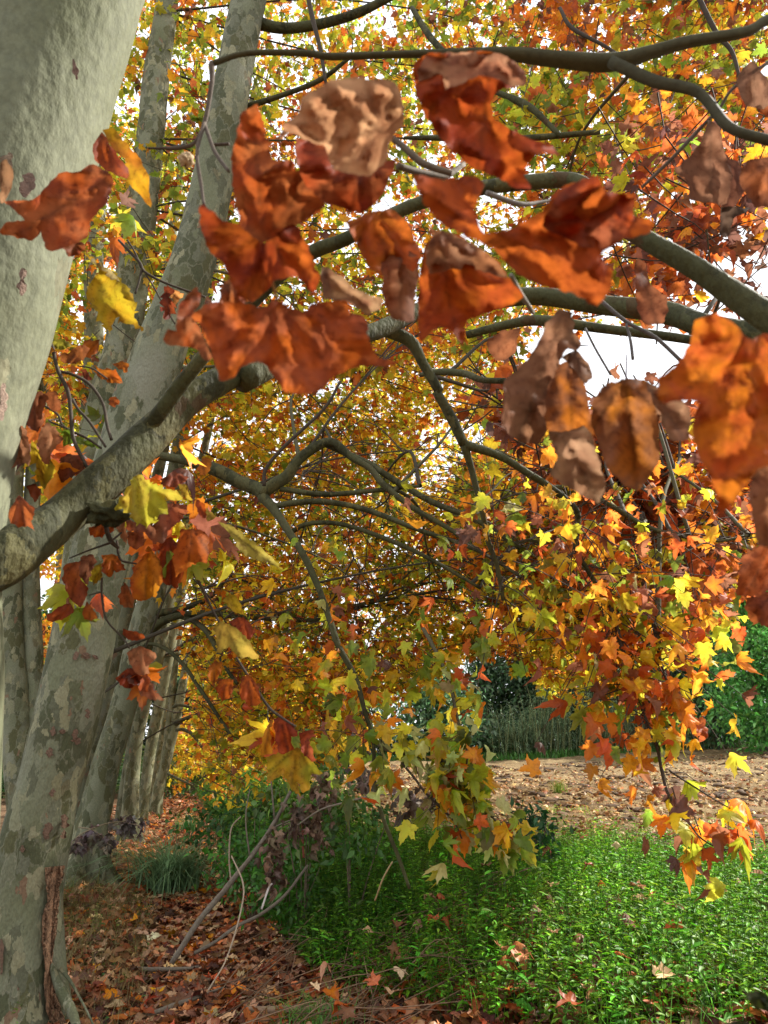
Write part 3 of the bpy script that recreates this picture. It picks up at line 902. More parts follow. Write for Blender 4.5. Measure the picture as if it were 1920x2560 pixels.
L = [(370, 560), (380, 700), (392, 830), (355, 950), (345, 1120), (360, 1270), (372, 1400), (365, 1530), (392, 1780), (470, 1900), (500, 1990)]
Rr = [(535, 540), (525, 650), (492, 720), (495, 830), (480, 950), (472, 1070), (442, 1260), (440, 1400), (452, 1560), (500, 1700), (600, 1990)]
Lc, Rc = catmull(np.array(L, float), 22), catmull(np.array(Rr, float), 22)
nw = 26
V = []; CK = []
for i in range(len(Lc)):
    for j in range(nw + 1):
        w = j / nw
        p = Lc[i] * (1 - w) + Rc[i] * w
        edge = (w - .5) * 2
        p = p + np.array([14 * mnoise.noise(Vector((i * .16, edge * 2, 3))) + (6 * mnoise.noise(Vector((i * .6, edge, 9)))), 0])
        px, py = cv('D', *p)
        ck = abs(mnoise.noise(Vector((j * .26, i * .05, 4)))); ck2 = abs(mnoise.noise(Vector((j * .2, i * .14, 8))))
        crk = min(1, ck / .09) * min(1, ck2 / .06)
        CK.append(crk)
        lift = .004 + .014 * (1 - edge ** 4) + .026 * crk * (.6 + .8 * mnoise.noise(Vector((j * .3, i * .12, 2)))) + .006 * mnoise.noise(Vector((j * .9, i * .5, 1)))
        V.append(trunk_surface(t1, px, py, 4.7, lift))
idx = np.arange(len(V)).reshape(-1, nw + 1)
a, b, c, d = idx[:-1, :-1].ravel(), idx[:-1, 1:].ravel(), idx[1:, 1:].ravel(), idx[1:, :-1].ravel()
V = np.array(V)
cc = np.array([(.30, .175, .10)] * len(V)) * (.25 + .75 * np.array(CK))[:, None] * (1 + .5 * np.array([mnoise.noise(Vector(v * 22)) for v in V]))[:, None]
mb = MB(); mb.add(V, np.vstack([np.column_stack([a, b, c]), np.column_stack([a, c, d])]), cc)
tag(mb.build('bark_strip', M_STRIP, t1.root, smooth=False), 'cracked brown strip of old bark down the trunk')


def flake(tree, fr, x, y, w, h, Y, ang=0, col=(.165, .10, .065), lift=.02):
    """a small curling plate of bark on the trunk"""
    nu, nv = 8, 10
    V = []
    for i in range(nv + 1):
        for j in range(nu + 1):
            u, v = j / nu * 2 - 1, i / nv * 2 - 1
            wid = math.sqrt(max(0, 1 - v * v * .92)) * (1 + 1.1 * mnoise.noise(Vector((v * 2.8 + y, x, u * 1.5))))
            a = u * w * .5 * wid; b = v * h * .5
            qx = x + a * math.cos(ang) - b * math.sin(ang); qy = y + a * math.sin(ang) + b * math.cos(ang)
            px, py = cv(fr, qx, qy)
            V.append(trunk_surface(tree, px, py, Y, .002 + lift * (u * .5 + .5) ** 1.5 * (1 - abs(v) * .4)))
    idx = np.arange(len(V)).reshape(nv + 1, nu + 1)
    a, b, c, d = idx[:-1, :-1].ravel(), idx[:-1, 1:].ravel(), idx[1:, 1:].ravel(), idx[1:, :-1].ravel()
    mb = MB(); mb.add(V, np.vstack([np.column_stack([a, b, c]), np.column_stack([a, c, d])]), col)
    mb.build('bark_flake', M_STRIP, tree.root)


for fr, x, y, w, h, a in (('A', 523, 385, 40, 60, .3), ('A', 598, 385, 50, 45, 0), ('A', 660, 395, 40, 25, .4), ('A', 607, 785, 32, 70, 0), ('A', 430, 908, 34, 36, 0), ('A', 365, 905, 30, 70, .2),
                          ('A', 520, 930, 34, 80, .2), ('A', 530, 975, 50, 50, 0), ('A', 342, 1055, 40, 70, .1), ('A', 362, 1330, 34, 60, .3), ('A', 445, 1530, 54, 100, .1), ('A', 322, 1590, 40, 110, .25),
                          ('A', 440, 1620, 36, 60, .2), ('A', 155, 1720, 26, 50, 0), ('D', 298, 1680, 55, 270, .03), ('D', 140, 1570, 26, 80, 0), ('D', 5, 1300, 40, 300, 0), ('D', 400, 260, 55, 140, .3)):
    flake(t1, fr, x, y, w, h, 4.7, a)
for fr, x, y, w, h, a, col in (('B', 152, 290, 55, 190, .05, (.2, .13, .095)), ('c1', 325, 300, 22, 90, -.2, (.2, .12, .09)),                                ('c1', 120, 800, 60, 110, .3, (.19, .12, .09)), ('c1', 20, 720, 60, 130, .4, (.2, .14, .09)), ('B', 20, 1120, 60, 260, .05, (.24, .17, .13))):
    flake(t0, fr, x, y, w, h, 1.5, a, col, lift=.010)

# ------------------------------------------------------------------ procedural canopy
def inpoly(x, y, P):
    c = False
    j = len(P) - 1
    for i in range(len(P)):
        if (P[i][1] > y) != (P[j][1] > y) and x < (P[j][0] - P[i][0]) * (y - P[i][1]) / (P[j][1] - P[i][1]) + P[i][0]:
            c = not c
        j = i
    return c


SKY = [[(1680, 490), (1800, 500), (2000, 440), (2000, 800), (1700, 770), (1660, 620)],
       [(1300, 800), (1480, 800), (1740, 810), (1800, 880), (1640, 930), (1480, 950), (1330, 900)],
       [(1240, 340), (1310, 360), (1310, 430), (1250, 430)], [(1500, 340), (1580, 350), (1590, 400), (1510, 400)],
       [(1150, 450), (1270, 440), (1300, 510), (1180, 520)],
       [(1490, 1250), (1570, 1290), (1560, 1350), (1490, 1340)], [(1680, 1060), (1800, 1080), (1870, 1260), (1800, 1330), (1720, 1260)],
       [(1800, 1440), (1960, 1380), (1960, 1600), (1830, 1560)], [(1060, 1705), (1130, 1720), (1140, 1800), (1050, 1790)]]
row = [(1.5, t0), (4.7, t1), (9.3, t2), (13.7, t3), (18.4, t4), (21, t6), (24, t5)]
leftg = [(7.4, a1), (10, a2), (12.5, a3), (20, a4), (17, a7)]


def owner(p):
    X, Y = p[0], p[1]
    c = row if X > -.285 * Y - .9 else leftg
    return min(c, key=lambda q: abs(q[0] - Y) + random.uniform(0, 1.2))[1]


def canopy(poly, n, Yr, palette, size=(.08, .13), hi=False, thr=.12, sky=True, seed=0, per=(5, 10), holes=170.0, spread=.17):
    xs = [p[0] for p in poly]; ys = [p[1] for p in poly]
    made = 0
    tries = 0
    while made < n and tries < n * 20:
        tries += 1
        x, y = random.uniform(min(xs), max(xs)), random.uniform(min(ys), max(ys))
        if not inpoly(x, y, poly):
            continue
        if sky and any(inpoly(x, y, s) for s in SKY) and random.random() > .015:
            continue
        h = mnoise.noise(Vector((x / holes, y / holes, seed))) + .5 * mnoise.noise(Vector((x / holes * 2.7, y / holes * 2.7, seed + 5)))
        if h > thr + random.uniform(0, .25):
            continue
        Y = Yr[0] + (Yr[1] - Yr[0]) * random.random() ** .8
        c, t = at(x, y, Y)
        if c[2] < ground_z(c[0], c[1]) + .5:
            continue
        tr = owner(c)
        k = random.randint(*per)
        # a drooping twig with leaves along it
        out = np.array([random.gauss(.35, .5), random.gauss(-.1, .5), random.gauss(-.12, .25)])
        out /= np.linalg.norm(out)
        ln = random.uniform(.25, .55)
        s0 = c - out * ln * .5; s1 = c + out * ln * .5 - np.array([0, 0, .05])
        if t < 14:
            tube(tr.twigs, [s0 - out * .25 + np.array([0, 0, .03]), s0, (s0 + s1) / 2 + np.array([0, 0, .03]), s1], [.0055, .0045, .0035, .002], seg=4, sub=2, col=C_TWIG if random.random() < .6 else C_TWIG2, cap=False)
        w = RNG.uniform(0, 1, (k, 1))
        pos = s0 * (1 - w) + s1 * w + RNG.normal(size=(k, 3)) * spread * .55
        pal_ = palette(x, y) if callable(palette) else palette
        # neighbouring leaves agree in colour
        main = RNG.choice(9, p=pal_)
        kinds = np.where(RNG.random(k) < .45, main, RNG.choice(9, size=k, p=pal_))
        add_leaves(tr.leaves, pos, RNG.uniform(size[0], size[1], k), kinds, hi=hi, hang=.45, flat=.15)
        made += 1


def near(x, y, spots):
    return any((x - a) ** 2 + (y - b) ** 2 < r * r for a, b, r in spots)


BRIGHT = [(1110, 1590, 80), (1050, 1680, 60), (1000, 1740, 70), (900, 1640, 60), (1450, 1740, 90), (600, 1900, 160), (480, 1850, 120), (1350, 1640, 60), (1880, 1590, 60)]


def zone_pal(x, y):
    if near(x, y, BRIGHT):
        return YELLOWY
    v = mnoise.noise(Vector((x / 230, y / 230, 7.7)))
    v2 = mnoise.noise(Vector((x / 110, y / 110, 2.7)))
    if x < 1080 and y > 850:
        return YELLOWY if v2 > .02 else (ORANGY if v2 > -.14 else GREENY)
    if x > 1450 and 900 < y < 1600:
        return RUSTY if v2 > -.3 else ORANGY
    if y < 750:
        if x < 1300:
            return GREENY if v2 > -.2 else (MIXED if v2 > -.4 else RUSTY)
        return MIXED if v2 > .05 else (RUSTY if v < 0 else GREENY)
    if v > .05:
        return YELLOWY if v2 > 0 else GREENY
    if v < -.12:
        return RUSTY if v2 < .1 else ORANGY
    return MIXED if v2 > .1 else (GREENY if v2 < -.25 else ORANGY)


UP = [(-150, -250), (2380, -250), (2380, 470), (1720, 540), (1640, 780), (1280, 860), (560, 1000), (60, 1200), (-100, 900)]
UPR = [(1050, -250), (2080, -250), (2080, 470), (1720, 500), (1500, 480), (1250, 560)]
MID = [(400, 820), (1200, 780), (1330, 960), (1560, 1080), (1900, 1050), (1900, 1450), (1740, 1530), (1660, 1640), (1560, 1640), (1500, 1690), (1380, 1750), (1290, 1620), (1140, 1640), (1000, 1720), (900, 1860), (700, 1960), (540, 2000), (540, 1960), (500, 1780), (470, 1500), (430, 1200)]
MIDR = [(1150, 1150), (1560, 1080), (1900, 1050), (1900, 1430), (1700, 1600), (1500, 1620), (1300, 1560), (1150, 1420)]
LOWY = [(470, 1500), (640, 1600), (800, 1650), (760, 1900), (600, 1990), (470, 2010), (420, 1960)]
LEFT = [(-60, 400), (420, 300), (420, 1100), (330, 1500), (140, 1800), (90, 1720), (20, 1500)]

canopy(UP, 3500, (6.5, 11), zone_pal, thr=.2, seed=1, size=(.09, .155))
canopy(UP, 3300, (11, 20), zone_pal, thr=.3, seed=2, size=(.10, .16))
canopy(UPR, 380, (4.4, 7), zone_pal, thr=-.06, seed=3, hi=True, size=(.09, .14))
canopy(MIDR, 1150, (6, 9), zone_pal, thr=.14, seed=4, hi=True, size=(.065, .115))
canopy(MID, 4200, (8, 13), zone_pal, thr=.2, seed=5, size=(.075, .125))
canopy(MID, 2500, (13, 25), zone_pal, thr=.32, seed=6, size=(.11, .17))
canopy(LOWY, 1100, (22, 34), YELLOWY, thr=.3, seed=8, size=(.12, .2), sky=False)
canopy(LEFT, 1700, (12, 26), zone_pal, thr=.2, seed=9, size=(.12, .2), sky=False)
# dark rusty sprays high on the right, hanging before the white sky
canopy([(1200, 950), (1560, 1050), (1900, 1020), (1920, 1300), (1700, 1500), (1450, 1250)], 230, (3.6, 5), BROWNY, thr=.1, seed=12, hi=True)
canopy([(1560, 300), (1920, 250), (1920, 480), (1700, 760), (1560, 900), (1560, 560)], 70, (3.2, 4.6), BROWNY, thr=.1, seed=13, hi=True, sky=False)
canopy([(1750, 560), (1940, 560), (1940, 760), (1760, 700)], 9, (3.4, 4.2), pal(d=1, b=1), thr=.5, seed=14, hi=True, sky=False, per=(3, 5))

# leaves on the traced wood
t0.foliate(d6, 34, (.05, .095), .07, pal(.06, .12, .08, .14, .3, .2, .08), hang=.9)
t0.foliate(d6[:int(len(d6) * .45)], 130, (.055, .095), .11, pal(.1, .16, .12, .18, .26, .12, .06), hang=.8)
t0.foliate(d6[int(len(d6) * .66):], 14, (.065, .105), .055, pal(.05, .15, .05, .1, .1, .25, .4, .3), hang=.9)
t0.foliate(d8, 9, (.08, .12), .05, pal(0, .1, .1, .1, .3, .2, .2), hang=.7)
t0.foliate(d7, 120, (.05, .09), .14, ORANGY, hang=.8)
t0.foliate(d2, 170, (.045, .08), .2, MIXED, hang=.7, lo=.35)
t0.foliate(d1, 90, (.045, .08), .2, MIXED, hang=.7, lo=.3)
t0.foliate(d5, 150, (.045, .08), .2, RUSTY, hang=.7, lo=.2)
t1.foliate(ld[:int(len(ld) * .68)], 60, (.075, .12), .18, MIXED, hang=.7, lo=.3)
t1.foliate(ld[int(len(ld) * .5):int(len(ld) * .7)], 50, (.075, .12), .16, GREENY, hang=.8)
t1.foliate(lf[:int(len(lf) * .5)], 26, (.07, .11), .10, pal(.3, .34, .1, .08, .08, .05, 0, 0, .25), hang=.95, lo=.1)
t1.foliate(lf[int(len(lf) * .4):], 130, (.075, .12), .075, pal(.25, .34, .12, .1, .08, .05, 0, 0, .25), hang=.95)
t1.foliate(lg, 80, (.07, .12), .09, pal(.3, .3, .1, .1, .1, .06, 0, 0, .15), hang=.9, lo=.2)
t1.foliate(lh, 12, (.08, .12), .12, pal(.25, .3, .1, .12, .1, .06, 0, 0, .1), hang=.9, lo=.3)

def bunch(fr, x, y, Y, n, r, p, size=(.07, .11)):
    c = at(*cv(fr, x, y), Y)[0]
    add_leaves(t0.leaves, c + RNG.normal(size=(n, 3)) * r, RNG.uniform(*size, n), RNG.choice(9, size=n, p=p), hi=True, hang=1.1)


for a in (('c3', 760, 780, 1.95, 8, .045, RUSTY), ('c3', 880, 860, 2.0, 6, .04, RUSTY), ('c3', 300, 1010, 2.0, 5, .035, RUSTY), ('c3', 600, 820, 2.0, 5, .04, ORANGY), ('c3', 600, 1400, 2.0, 4, .02, RUSTY),
          ('B', 300, 1250, 1.75, 6, .05, BROWNY), ('B', 520, 1600, 1.8, 6, .05, BROWNY), ('c5', 1220, 230, 2.3, 5, .03, ORANGY), ('B', 1180, 1720, 1.9, 6, .04, BROWNY), ('c1', 480, 950, 2.2, 6, .06, MIXED)):
    bunch(*a)

# boughs that carry the sprays
def boughs(tree, n, poly, Yr, x0=None):
    made = 0
    mb = MB()
    while made < n:
        x, y = random.uniform(350, 1900), random.uniform(-100, 1850)
        if not inpoly(x, y, poly) or (any(inpoly(x, y, s) for s in SKY)):
            continue
        Y = random.uniform(*Yr)
        e, t = at(x, y, Y)
        P, r = tree.tp, tree.tr
        hz = max(.9 + e[2] * .35, min(P[-1][2] * .95, e[2] - random.uniform(-.4, 1.6)))
        i = int(np.clip(np.searchsorted(P[:, 2], hz), 1, len(P) - 1))
        s = P[i]
        if len(tree.nodes) > 10 and (tree is t0 or random.random() < .6):
            s = min(random.sample([q for q in tree.nodes], 40 if tree is t0 else 12), key=lambda q: np.linalg.norm(q - e))
        d = e - s
        m1 = s + d * .3 + np.array([0, random.gauss(0, .15), .25 + random.gauss(0, .12)])
        m2 = s + d * .65 + np.array([random.gauss(0, .15), random.gauss(0, .2), .32 + random.gauss(0, .12)])
        L_ = np.linalg.norm(d)
        r0 = min(.016, .005 + .004 * L_)
        C_, _ = tube(mb, [s, m1, m2, e], [r0, r0 * .72, r0 * .5, .005], seg=7, sub=6, col=(.075, .068, .035) if random.random() < .5 else (.05, .042, .028), cap=False, wob=.1)
        for k in range(6):
            q = C_[random.randrange(len(C_) // 3, len(C_))]
            dd = norm(d) * random.uniform(.3, .8) + RNG.normal(size=3) * .25
            tube(mb, [q, q + dd * .5 + np.array([0, 0, .05]), q + dd - np.array([0, 0, .06])], [.007, .005, .003], seg=5, sub=3, col=C_TWIG, cap=False)
        made += 1
    mb.build('boughs', M_TWIG, tree.root)['kind'] = 'stuff'


boughs(t1, 22, MID, (5, 7.5))
boughs(t2, 26, MID, (8, 12))
boughs(t3, 20, MID, (12, 16))
boughs(a1, 26, UP, (7, 11))
boughs(a3, 16, LEFT, (12, 15))
boughs(t0, 9, [(1200, 950), (1560, 1050), (1900, 1020), (1920, 1300), (1700, 1500), (1450, 1250)], (3.6, 4.8))

# ------------------------------------------------------------------ close leaves
def resample(P, n):
    P = np.asarray(P, float)
    Q = np.vstack([P, P[:1]])
    d = np.concatenate([[0], np.cumsum(np.linalg.norm(np.diff(Q, axis=0), axis=1))])
    s = np.linspace(0, d[-1], n, endpoint=False)
    return np.column_stack([np.interp(s, d, Q[:, 0]), np.interp(s, d, Q[:, 1])])


def smooth_poly(P, k=4, q=.6):
    Q = np.asarray(P, float)
    n = len(Q)
    out = []
    for i in range(n):
        p0, p1, p2, p3 = Q[i - 1], Q[i], Q[(i + 1) % n], Q[(i + 2) % n]
        for a in range(k):
            t = a / k
            c = .5 * ((2 * p1) + (-p0 + p2) * t + (2 * p0 - 5 * p1 + 4 * p2 - p3) * t * t + (-p0 + 3 * p1 - 3 * p2 + p3) * t ** 3)
            l = p1 * (1 - t) + p2 * t
            out.append(c * q + l * (1 - q))
    return np.array(out)


def fill(P, step):
    n = len(P)
    mn, mxx = P.min(0), P.max(0)
    pts = [Vector(p) for p in P]
    poly = [tuple(p) for p in P]
    g = []
    y = mn[1]
    while y < mxx[1]:
        x = mn[0]
        while x < mxx[0]:
            q = (x + random.uniform(-.25, .25) * step, y + random.uniform(-.25, .25) * step)
            if inpoly(q[0], q[1], poly):
                dd = np.min(np.abs(P - q).sum(1))
                if dd > step * .5:
                    g.append(Vector(q))
            x += step
        y += step * .9
    ed = [(i, (i + 1) % n) for i in range(n)]
    v, e, f, *_ = delaunay_2d_cdt(pts + g, ed, [], 1, 1e-4)
    V = np.array([[a[0], a[1]] for a in v])
    F = np.array([list(t) for t in f if len(t) == 3])
    return V, F


def near_leaf(fr, outline, Y, c1, c2, base=None, tipv=None, amp=.012, pleat=.10, curl=.02, seed=0, step=9, label=None, veins=.5, tilt=(0, 0), teeth=3.2, name='leaf', tree=None, stalk=None, mat=None):
    P = np.array([cv(fr, *p) for p in outline])
    P = smooth_poly(P, 4, .38 if step > 7 else .15)
    if step <= 7: amp *= 1.7; pleat *= 1.5; veins = veins * 1.3 if veins > 0 else veins
    per = np.linalg.norm(np.diff(P, axis=0), axis=1).sum()
    P = resample(P, int(per / step))
    TF = .06 if step > 7 else .12
    if step <= 7: teeth = teeth * 2.2
    P = P + np.array([[mnoise.noise(Vector((p[0] * TF, p[1] * TF, seed))) * teeth * 2, mnoise.noise(Vector((p[0] * TF, p[1] * TF, seed + 3))) * teeth * 2] for p in P])
    V2, F = fill(P, step)
    cen = P.mean(0)
    b = np.array(cv(fr, *base)) if base else P[np.argmin(P[:, 1])]
    tp = np.array(cv(fr, *tipv)) if tipv else 2 * cen - b
    ax = (tp - b); Ls = np.linalg.norm(ax); ax /= Ls
    per_ = np.array([-ax[1], ax[0]])
    rel = V2 - b
    al, ac = rel @ ax, rel @ per_
    th = np.arctan2(ac, al); rr = np.hypot(ac, al)
    va = np.array([-1.9, -1.3, -.7, 0, .7, 1.3, 1.9])
    dl = np.abs(th[:, None] - va[None]); kk = dl.argmin(1); dmin = dl.min(1)
    ppx = Y * 1.0 / FPX * 1.1
    dep = -pleat * rr * ppx * np.clip(dmin / .35, 0, 1) * (1 - .3 * np.sin(rr / Ls * 5))
    px_m = Y * 1.1 / FPX
    pp = rr * np.sin(dmin); aa = rr * np.cos(dmin)
    dep += .0035 * (step / 9) * np.abs(np.sin((aa - 1.1 * pp) / (30 * step / 9) * math.pi)) * np.clip(pp / 12, 0, 1)
    dep += .012 * np.clip(rr / Ls, 0, 1) * np.sin(th * 9 + seed)  * (step / 9)
    dist = np.array([np.min(np.hypot(P[:, 0] - q[0], P[:, 1] - q[1])) for q in V2])
    for i, q in enumerate(V2):
        n1 = mnoise.noise(Vector((q[0] / 95, q[1] / 95, seed * 1.7)))
        n2 = mnoise.noise(Vector((q[0] / 38, q[1] / 38, seed * 2.3)))
        n3 = mnoise.noise(Vector((q[0] / 60, q[1] / 60, seed * 3.1)))
        dep[i] += amp * 1.5 * n1 - amp * 2.2 * abs(n1) - amp * .4 * abs(n2) + amp * .9 - curl * 1.3 * math.exp(-dist[i] / 28) * (.4 + 1.6 * n3)
    dep += tilt[0] * (V2[:, 0] - cen[0]) * ppx + tilt[1] * (V2[:, 1] - cen[1]) * ppx
    V3 = np.array([at(q[0], q[1], Y + d)[0] for q, d in zip(V2, dep)])
    perp = rr * np.sin(dmin); along = rr * np.cos(dmin)
    vein = np.exp(-(perp / (5.0 if step > 7 else 3.0)) ** 2)
    sec = np.exp(-((((along - 1.0 * np.abs(perp)) / 34) % 1 - .5) / .12) ** 2) * .45 * (perp > 4)
    nn = np.array([mnoise.noise(Vector((q[0] / 70, q[1] / 70, seed + 11))) + .5 * mnoise.noise(Vector((q[0] / 22, q[1] / 22, seed + 17))) for q in V2])
    w = np.clip(.5 + nn * 1.3, 0, 1)[:, None]
    c1 = np.array(c1) * np.array((.80, .60, .38)); c2 = np.array(c2) * np.array((.66, .48, .32))
    if c1[1] > .75 * c1[0]: c1 = c1 * 1.15; c2 = c2 * 1.15
    Cc = np.array(c1)[None] * (1 - w) + np.array(c2)[None] * w
    Cc = Cc * (1 - veins * np.clip(vein * 1.1 + sec, 0, 1)[:, None] * .85)
    Cc = Cc * (1 - .25 * np.exp(-dist / 6)[:, None])
    mb = MB(); mb.add(V3, F, Cc)
    tr = tree or t0
    if stalk:
        s0 = at(b[0], b[1], Y)[0]
        px = [at(*cv(fr, *q), Y)[0] for q in stalk]
        tube(mb, [s0] + px, [.0016] * (len(px) + 1), seg=6, sub=4, col=(.35, .2, .06))
    o = mb.build(name, mat or M_NEAR, tr.root)
    if label:
        o['label'] = label
    return o


TAN = (.42, .27, .19); TAN2 = (.30, .14, .08)
OR1 = (.55, .13, .02); OR2 = (.34, .07, .015); OR3 = (.66, .22, .02)
RD1 = (.30, .045, .012); RD2 = (.16, .03, .015)
BR1 = (.24, .12, .085); BR2 = (.14, .07, .05)
NL = near_leaf
NL('C', [(185, 1600), (290, 1530), (400, 1525), (480, 1530), (600, 1560), (680, 1510), (760, 1560), (850, 1580), (900, 1530), (1090, 1515), (1100, 1580), (1190, 1610), (1220, 1680), (1200, 1700), (1270, 1850), (1380, 1870), (1350, 1900), (1150, 1900), (1020, 1960), (930, 2040), (850, 2065), (740, 2050), (660, 1970), (630, 1900), (560, 1870), (480, 1900), (430, 1970), (350, 1985), (320, 1900), (270, 1750), (240, 1670)],
   .62, OR1, (.42, .12, .06), base=(680, 1515), tipv=(760, 2060), seed=1, pleat=.22, stalk=[(650, 1390)], label='wide orange leaf with a pleated middle in front of the limb')
NL('C', [(100, 1560), (160, 1480), (220, 1440), (240, 1500), (190, 1600), (230, 1670), (300, 1850), (270, 1870), (210, 1800), (130, 1780), (40, 1780), (20, 1720), (50, 1680), (90, 1690)],
   .66, TAN2, OR2, seed=2, base=(220, 1450), tipv=(120, 1780), amp=.016)
NL('C', [(480, 420), (560, 370), (600, 450), (620, 560), (660, 700), (770, 700), (850, 850), (960, 960), (850, 1050), (740, 1100), (600, 1180), (470, 1080), (430, 900), (415, 700), (440, 560)],
   .56, OR2, (.38, .12, .04), seed=3, base=(600, 1180), tipv=(540, 380), amp=.016, curl=.03)
NL('C', [(230, 960), (300, 990), (370, 1060), (480, 1080), (600, 1180), (780, 1060), (860, 1200), (930, 1400), (890, 1490), (800, 1380), (680, 1400), (540, 1530), (430, 1450), (370, 1300), (290, 1240), (240, 1120)],
   .60, RD1, OR1, seed=4, base=(640, 1100), tipv=(500, 1530), pleat=.2)
NL('C', [(800, 430), (830, 330), (920, 280), (1000, 230), (1150, 220), (1370, 240), (1420, 370), (1420, 500), (1340, 580), (1320, 700), (1220, 790), (1130, 780), (1000, 750), (960, 620), (870, 590), (760, 540), (690, 580), (720, 500)],
   .52, (.62, .42, .30), (.46, .26, .17), seed=5, base=(1290, 530), tipv=(900, 300), amp=.02, curl=.035, pleat=.25, label='pale tan curled leaf, topmost of the blurred bunch', veins=.3)
NL('C', [(790, 570), (960, 590), (1000, 740), (1130, 770), (1230, 780), (1300, 700), (1380, 700), (1300, 900), (1180, 1010), (1000, 960), (880, 920), (810, 800)],
   .58, RD1, (.42, .12, .05), seed=6, base=(1200, 700), tipv=(900, 900), amp=.015)
NL('C', [(1090, 1060), (1250, 990), (1360, 990), (1460, 1100), (1520, 1250), (1480, 1350), (1330, 1250), (1300, 1380), (1220, 1330), (1140, 1180)],
   .66, OR1, (.6, .2, .03), seed=7, base=(1230, 990), tipv=(1350, 1350))
NL('Q', [(60, 200), (130, 150), (250, 150), (380, 140), (480, 160), (560, 230), (570, 290), (510, 300), (440, 320), (410, 380), (430, 450), (520, 500), (590, 540), (680, 560), (725, 610), (640, 600), (580, 640), (560, 700), (590, 760), (520, 760), (440, 710), (350, 680), (230, 590), (130, 460), (70, 330)],
   .55, (.34, .05, .012), (.46, .10, .015), seed=8, base=(420, 140), tipv=(350, 680), amp=.02, curl=.03, label='dark red cupped leaf hanging under the near top branch')
NL('Q', [(75, 235), (130, 150), (250, 148), (380, 138), (480, 160), (560, 230), (570, 292), (510, 300), (430, 260), (350, 250), (260, 290), (170, 340), (90, 330)],
   .53, (.50, .33, .26), (.36, .17, .12), seed=28, base=(420, 140), tipv=(120, 320), amp=.016, curl=.02, label='folded brown rim over the red leaf', veins=.3)
NL('Q', [(60, 700), (200, 720), (330, 700), (380, 740), (330, 870), (380, 960), (500, 940), (640, 860), (700, 770), (760, 740), (890, 700), (920, 770), (1060, 790), (1050, 880), (1140, 900), (1130, 960), (1000, 990), (900, 1060), (960, 1130), (940, 1230), (880, 1290), (780, 1230), (640, 1200), (520, 1140), (400, 1020), (200, 930), (110, 830)],
   .5, OR2, OR1, seed=9, base=(390, 960), tipv=(960, 1000), amp=.014, curl=.02, step=11, label='largest blurred orange leaf spread across the middle of the bunch')
NL('Q', [(640, 930), (700, 800), (760, 745), (890, 705), (920, 770), (1060, 792), (1050, 880), (1020, 970), (900, 1040), (800, 1010)],
   .485, RD1, (.36, .11, .06), seed=29, base=(640, 930), tipv=(1050, 850), amp=.012)
NL('Q', [(110, 1020), (170, 950), (260, 970), (380, 1040), (450, 1100), (500, 1170), (560, 1250), (430, 1310), (300, 1360), (290, 1480), (240, 1410), (170, 1380), (90, 1460), (80, 1300), (90, 1150)],
   .64, (.34, .06, .015), (.6, .15, .015), seed=10, base=(160, 960), tipv=(250, 1400), amp=.014)
NL('Q', [(115, 1030), (170, 950), (260, 970), (380, 1040), (450, 1100), (490, 1170), (360, 1130), (230, 1120), (130, 1150)],
   .62, TAN2, (.4, .24, .17), seed=30, base=(170, 950), tipv=(400, 1120), amp=.012)
NL('C', [(1280, 1240), (1380, 1190), (1500, 1260), (1510, 1380), (1480, 1500), (1480, 1640), (1350, 1620), (1290, 1480), (1300, 1400)],
   .66, (.32, .11, .06), (.45, .24, .17), seed=11, base=(1400, 1200), tipv=(1400, 1630), amp=.016)
NL('C', [(940, 1310), (1050, 1370), (1120, 1440), (1230, 1490), (1300, 1500), (1290, 1560), (1200, 1600), (1110, 1530), (950, 1500)],
   .74, (.46, .33, .23), BR1, seed=12, base=(940, 1320), tipv=(1280, 1540), amp=.014)
NL('C', [(330, 1530), (400, 1380), (450, 1430), (520, 1530)], .67, OR1, TAN2, seed=32, base=(400, 1390), tipv=(420, 1530))
NL('R', [(1290, 200), (1400, 170), (1500, 230), (1560, 300), (1659, 270), (1760, 300), (1760, 900), (1620, 950), (1540, 1050), (1420, 1200), (1380, 1030), (1310, 900), (1270, 750), (1310, 620), (1230, 610), (1110, 620), (1100, 500), (1180, 450), (1260, 330)],
   .5, (.44, .09, .02), (.60, .19, .015), seed=13, base=(1560, 290), tipv=(1420, 1180), amp=.014, step=11, label='big glowing orange leaf cut by the right edge')
NL('R', [(1600, 950), (1760, 900), (1760, 1350), (1610, 1340), (1580, 1200), (1560, 1080)], .6, (.28, .13, .09), (.34, .17, .1), seed=14, base=(1700, 900), tipv=(1640, 1350))
NL('R', [(770, 620), (820, 540), (930, 500), (1050, 510), (1110, 560), (1110, 760), (1110, 900), (1060, 1000), (1000, 1070), (950, 1050), (850, 960), (800, 820), (760, 720)],
   .74, (.22, .10, .06), (.40, .15, .02), seed=15, base=(935, 505), tipv=(1000, 1070), amp=.01, pleat=.15, label='brown oval leaf hanging straight down', veins=.7)
NL('R', [(1040, 520), (1130, 570), (1240, 620), (1270, 700), (1260, 800), (1180, 820), (1120, 740)], .72, (.30, .2, .16), (.22, .11, .08), seed=35, base=(1040, 520), tipv=(1230, 800))
NL('R', [(330, 500), (430, 420), (500, 310), (540, 210), (600, 150), (670, 170), (680, 270), (715, 320), (700, 355), (630, 350), (590, 460), (540, 560), (530, 690), (540, 760), (500, 830), (400, 820), (310, 740), (320, 600)],
   .78, (.22, .12, .095), (.30, .18, .13), seed=16, base=(620, 160), tipv=(400, 820), amp=.02, curl=.03, pleat=.3, label='dull brown crumpled leaf twisted round its stalk')
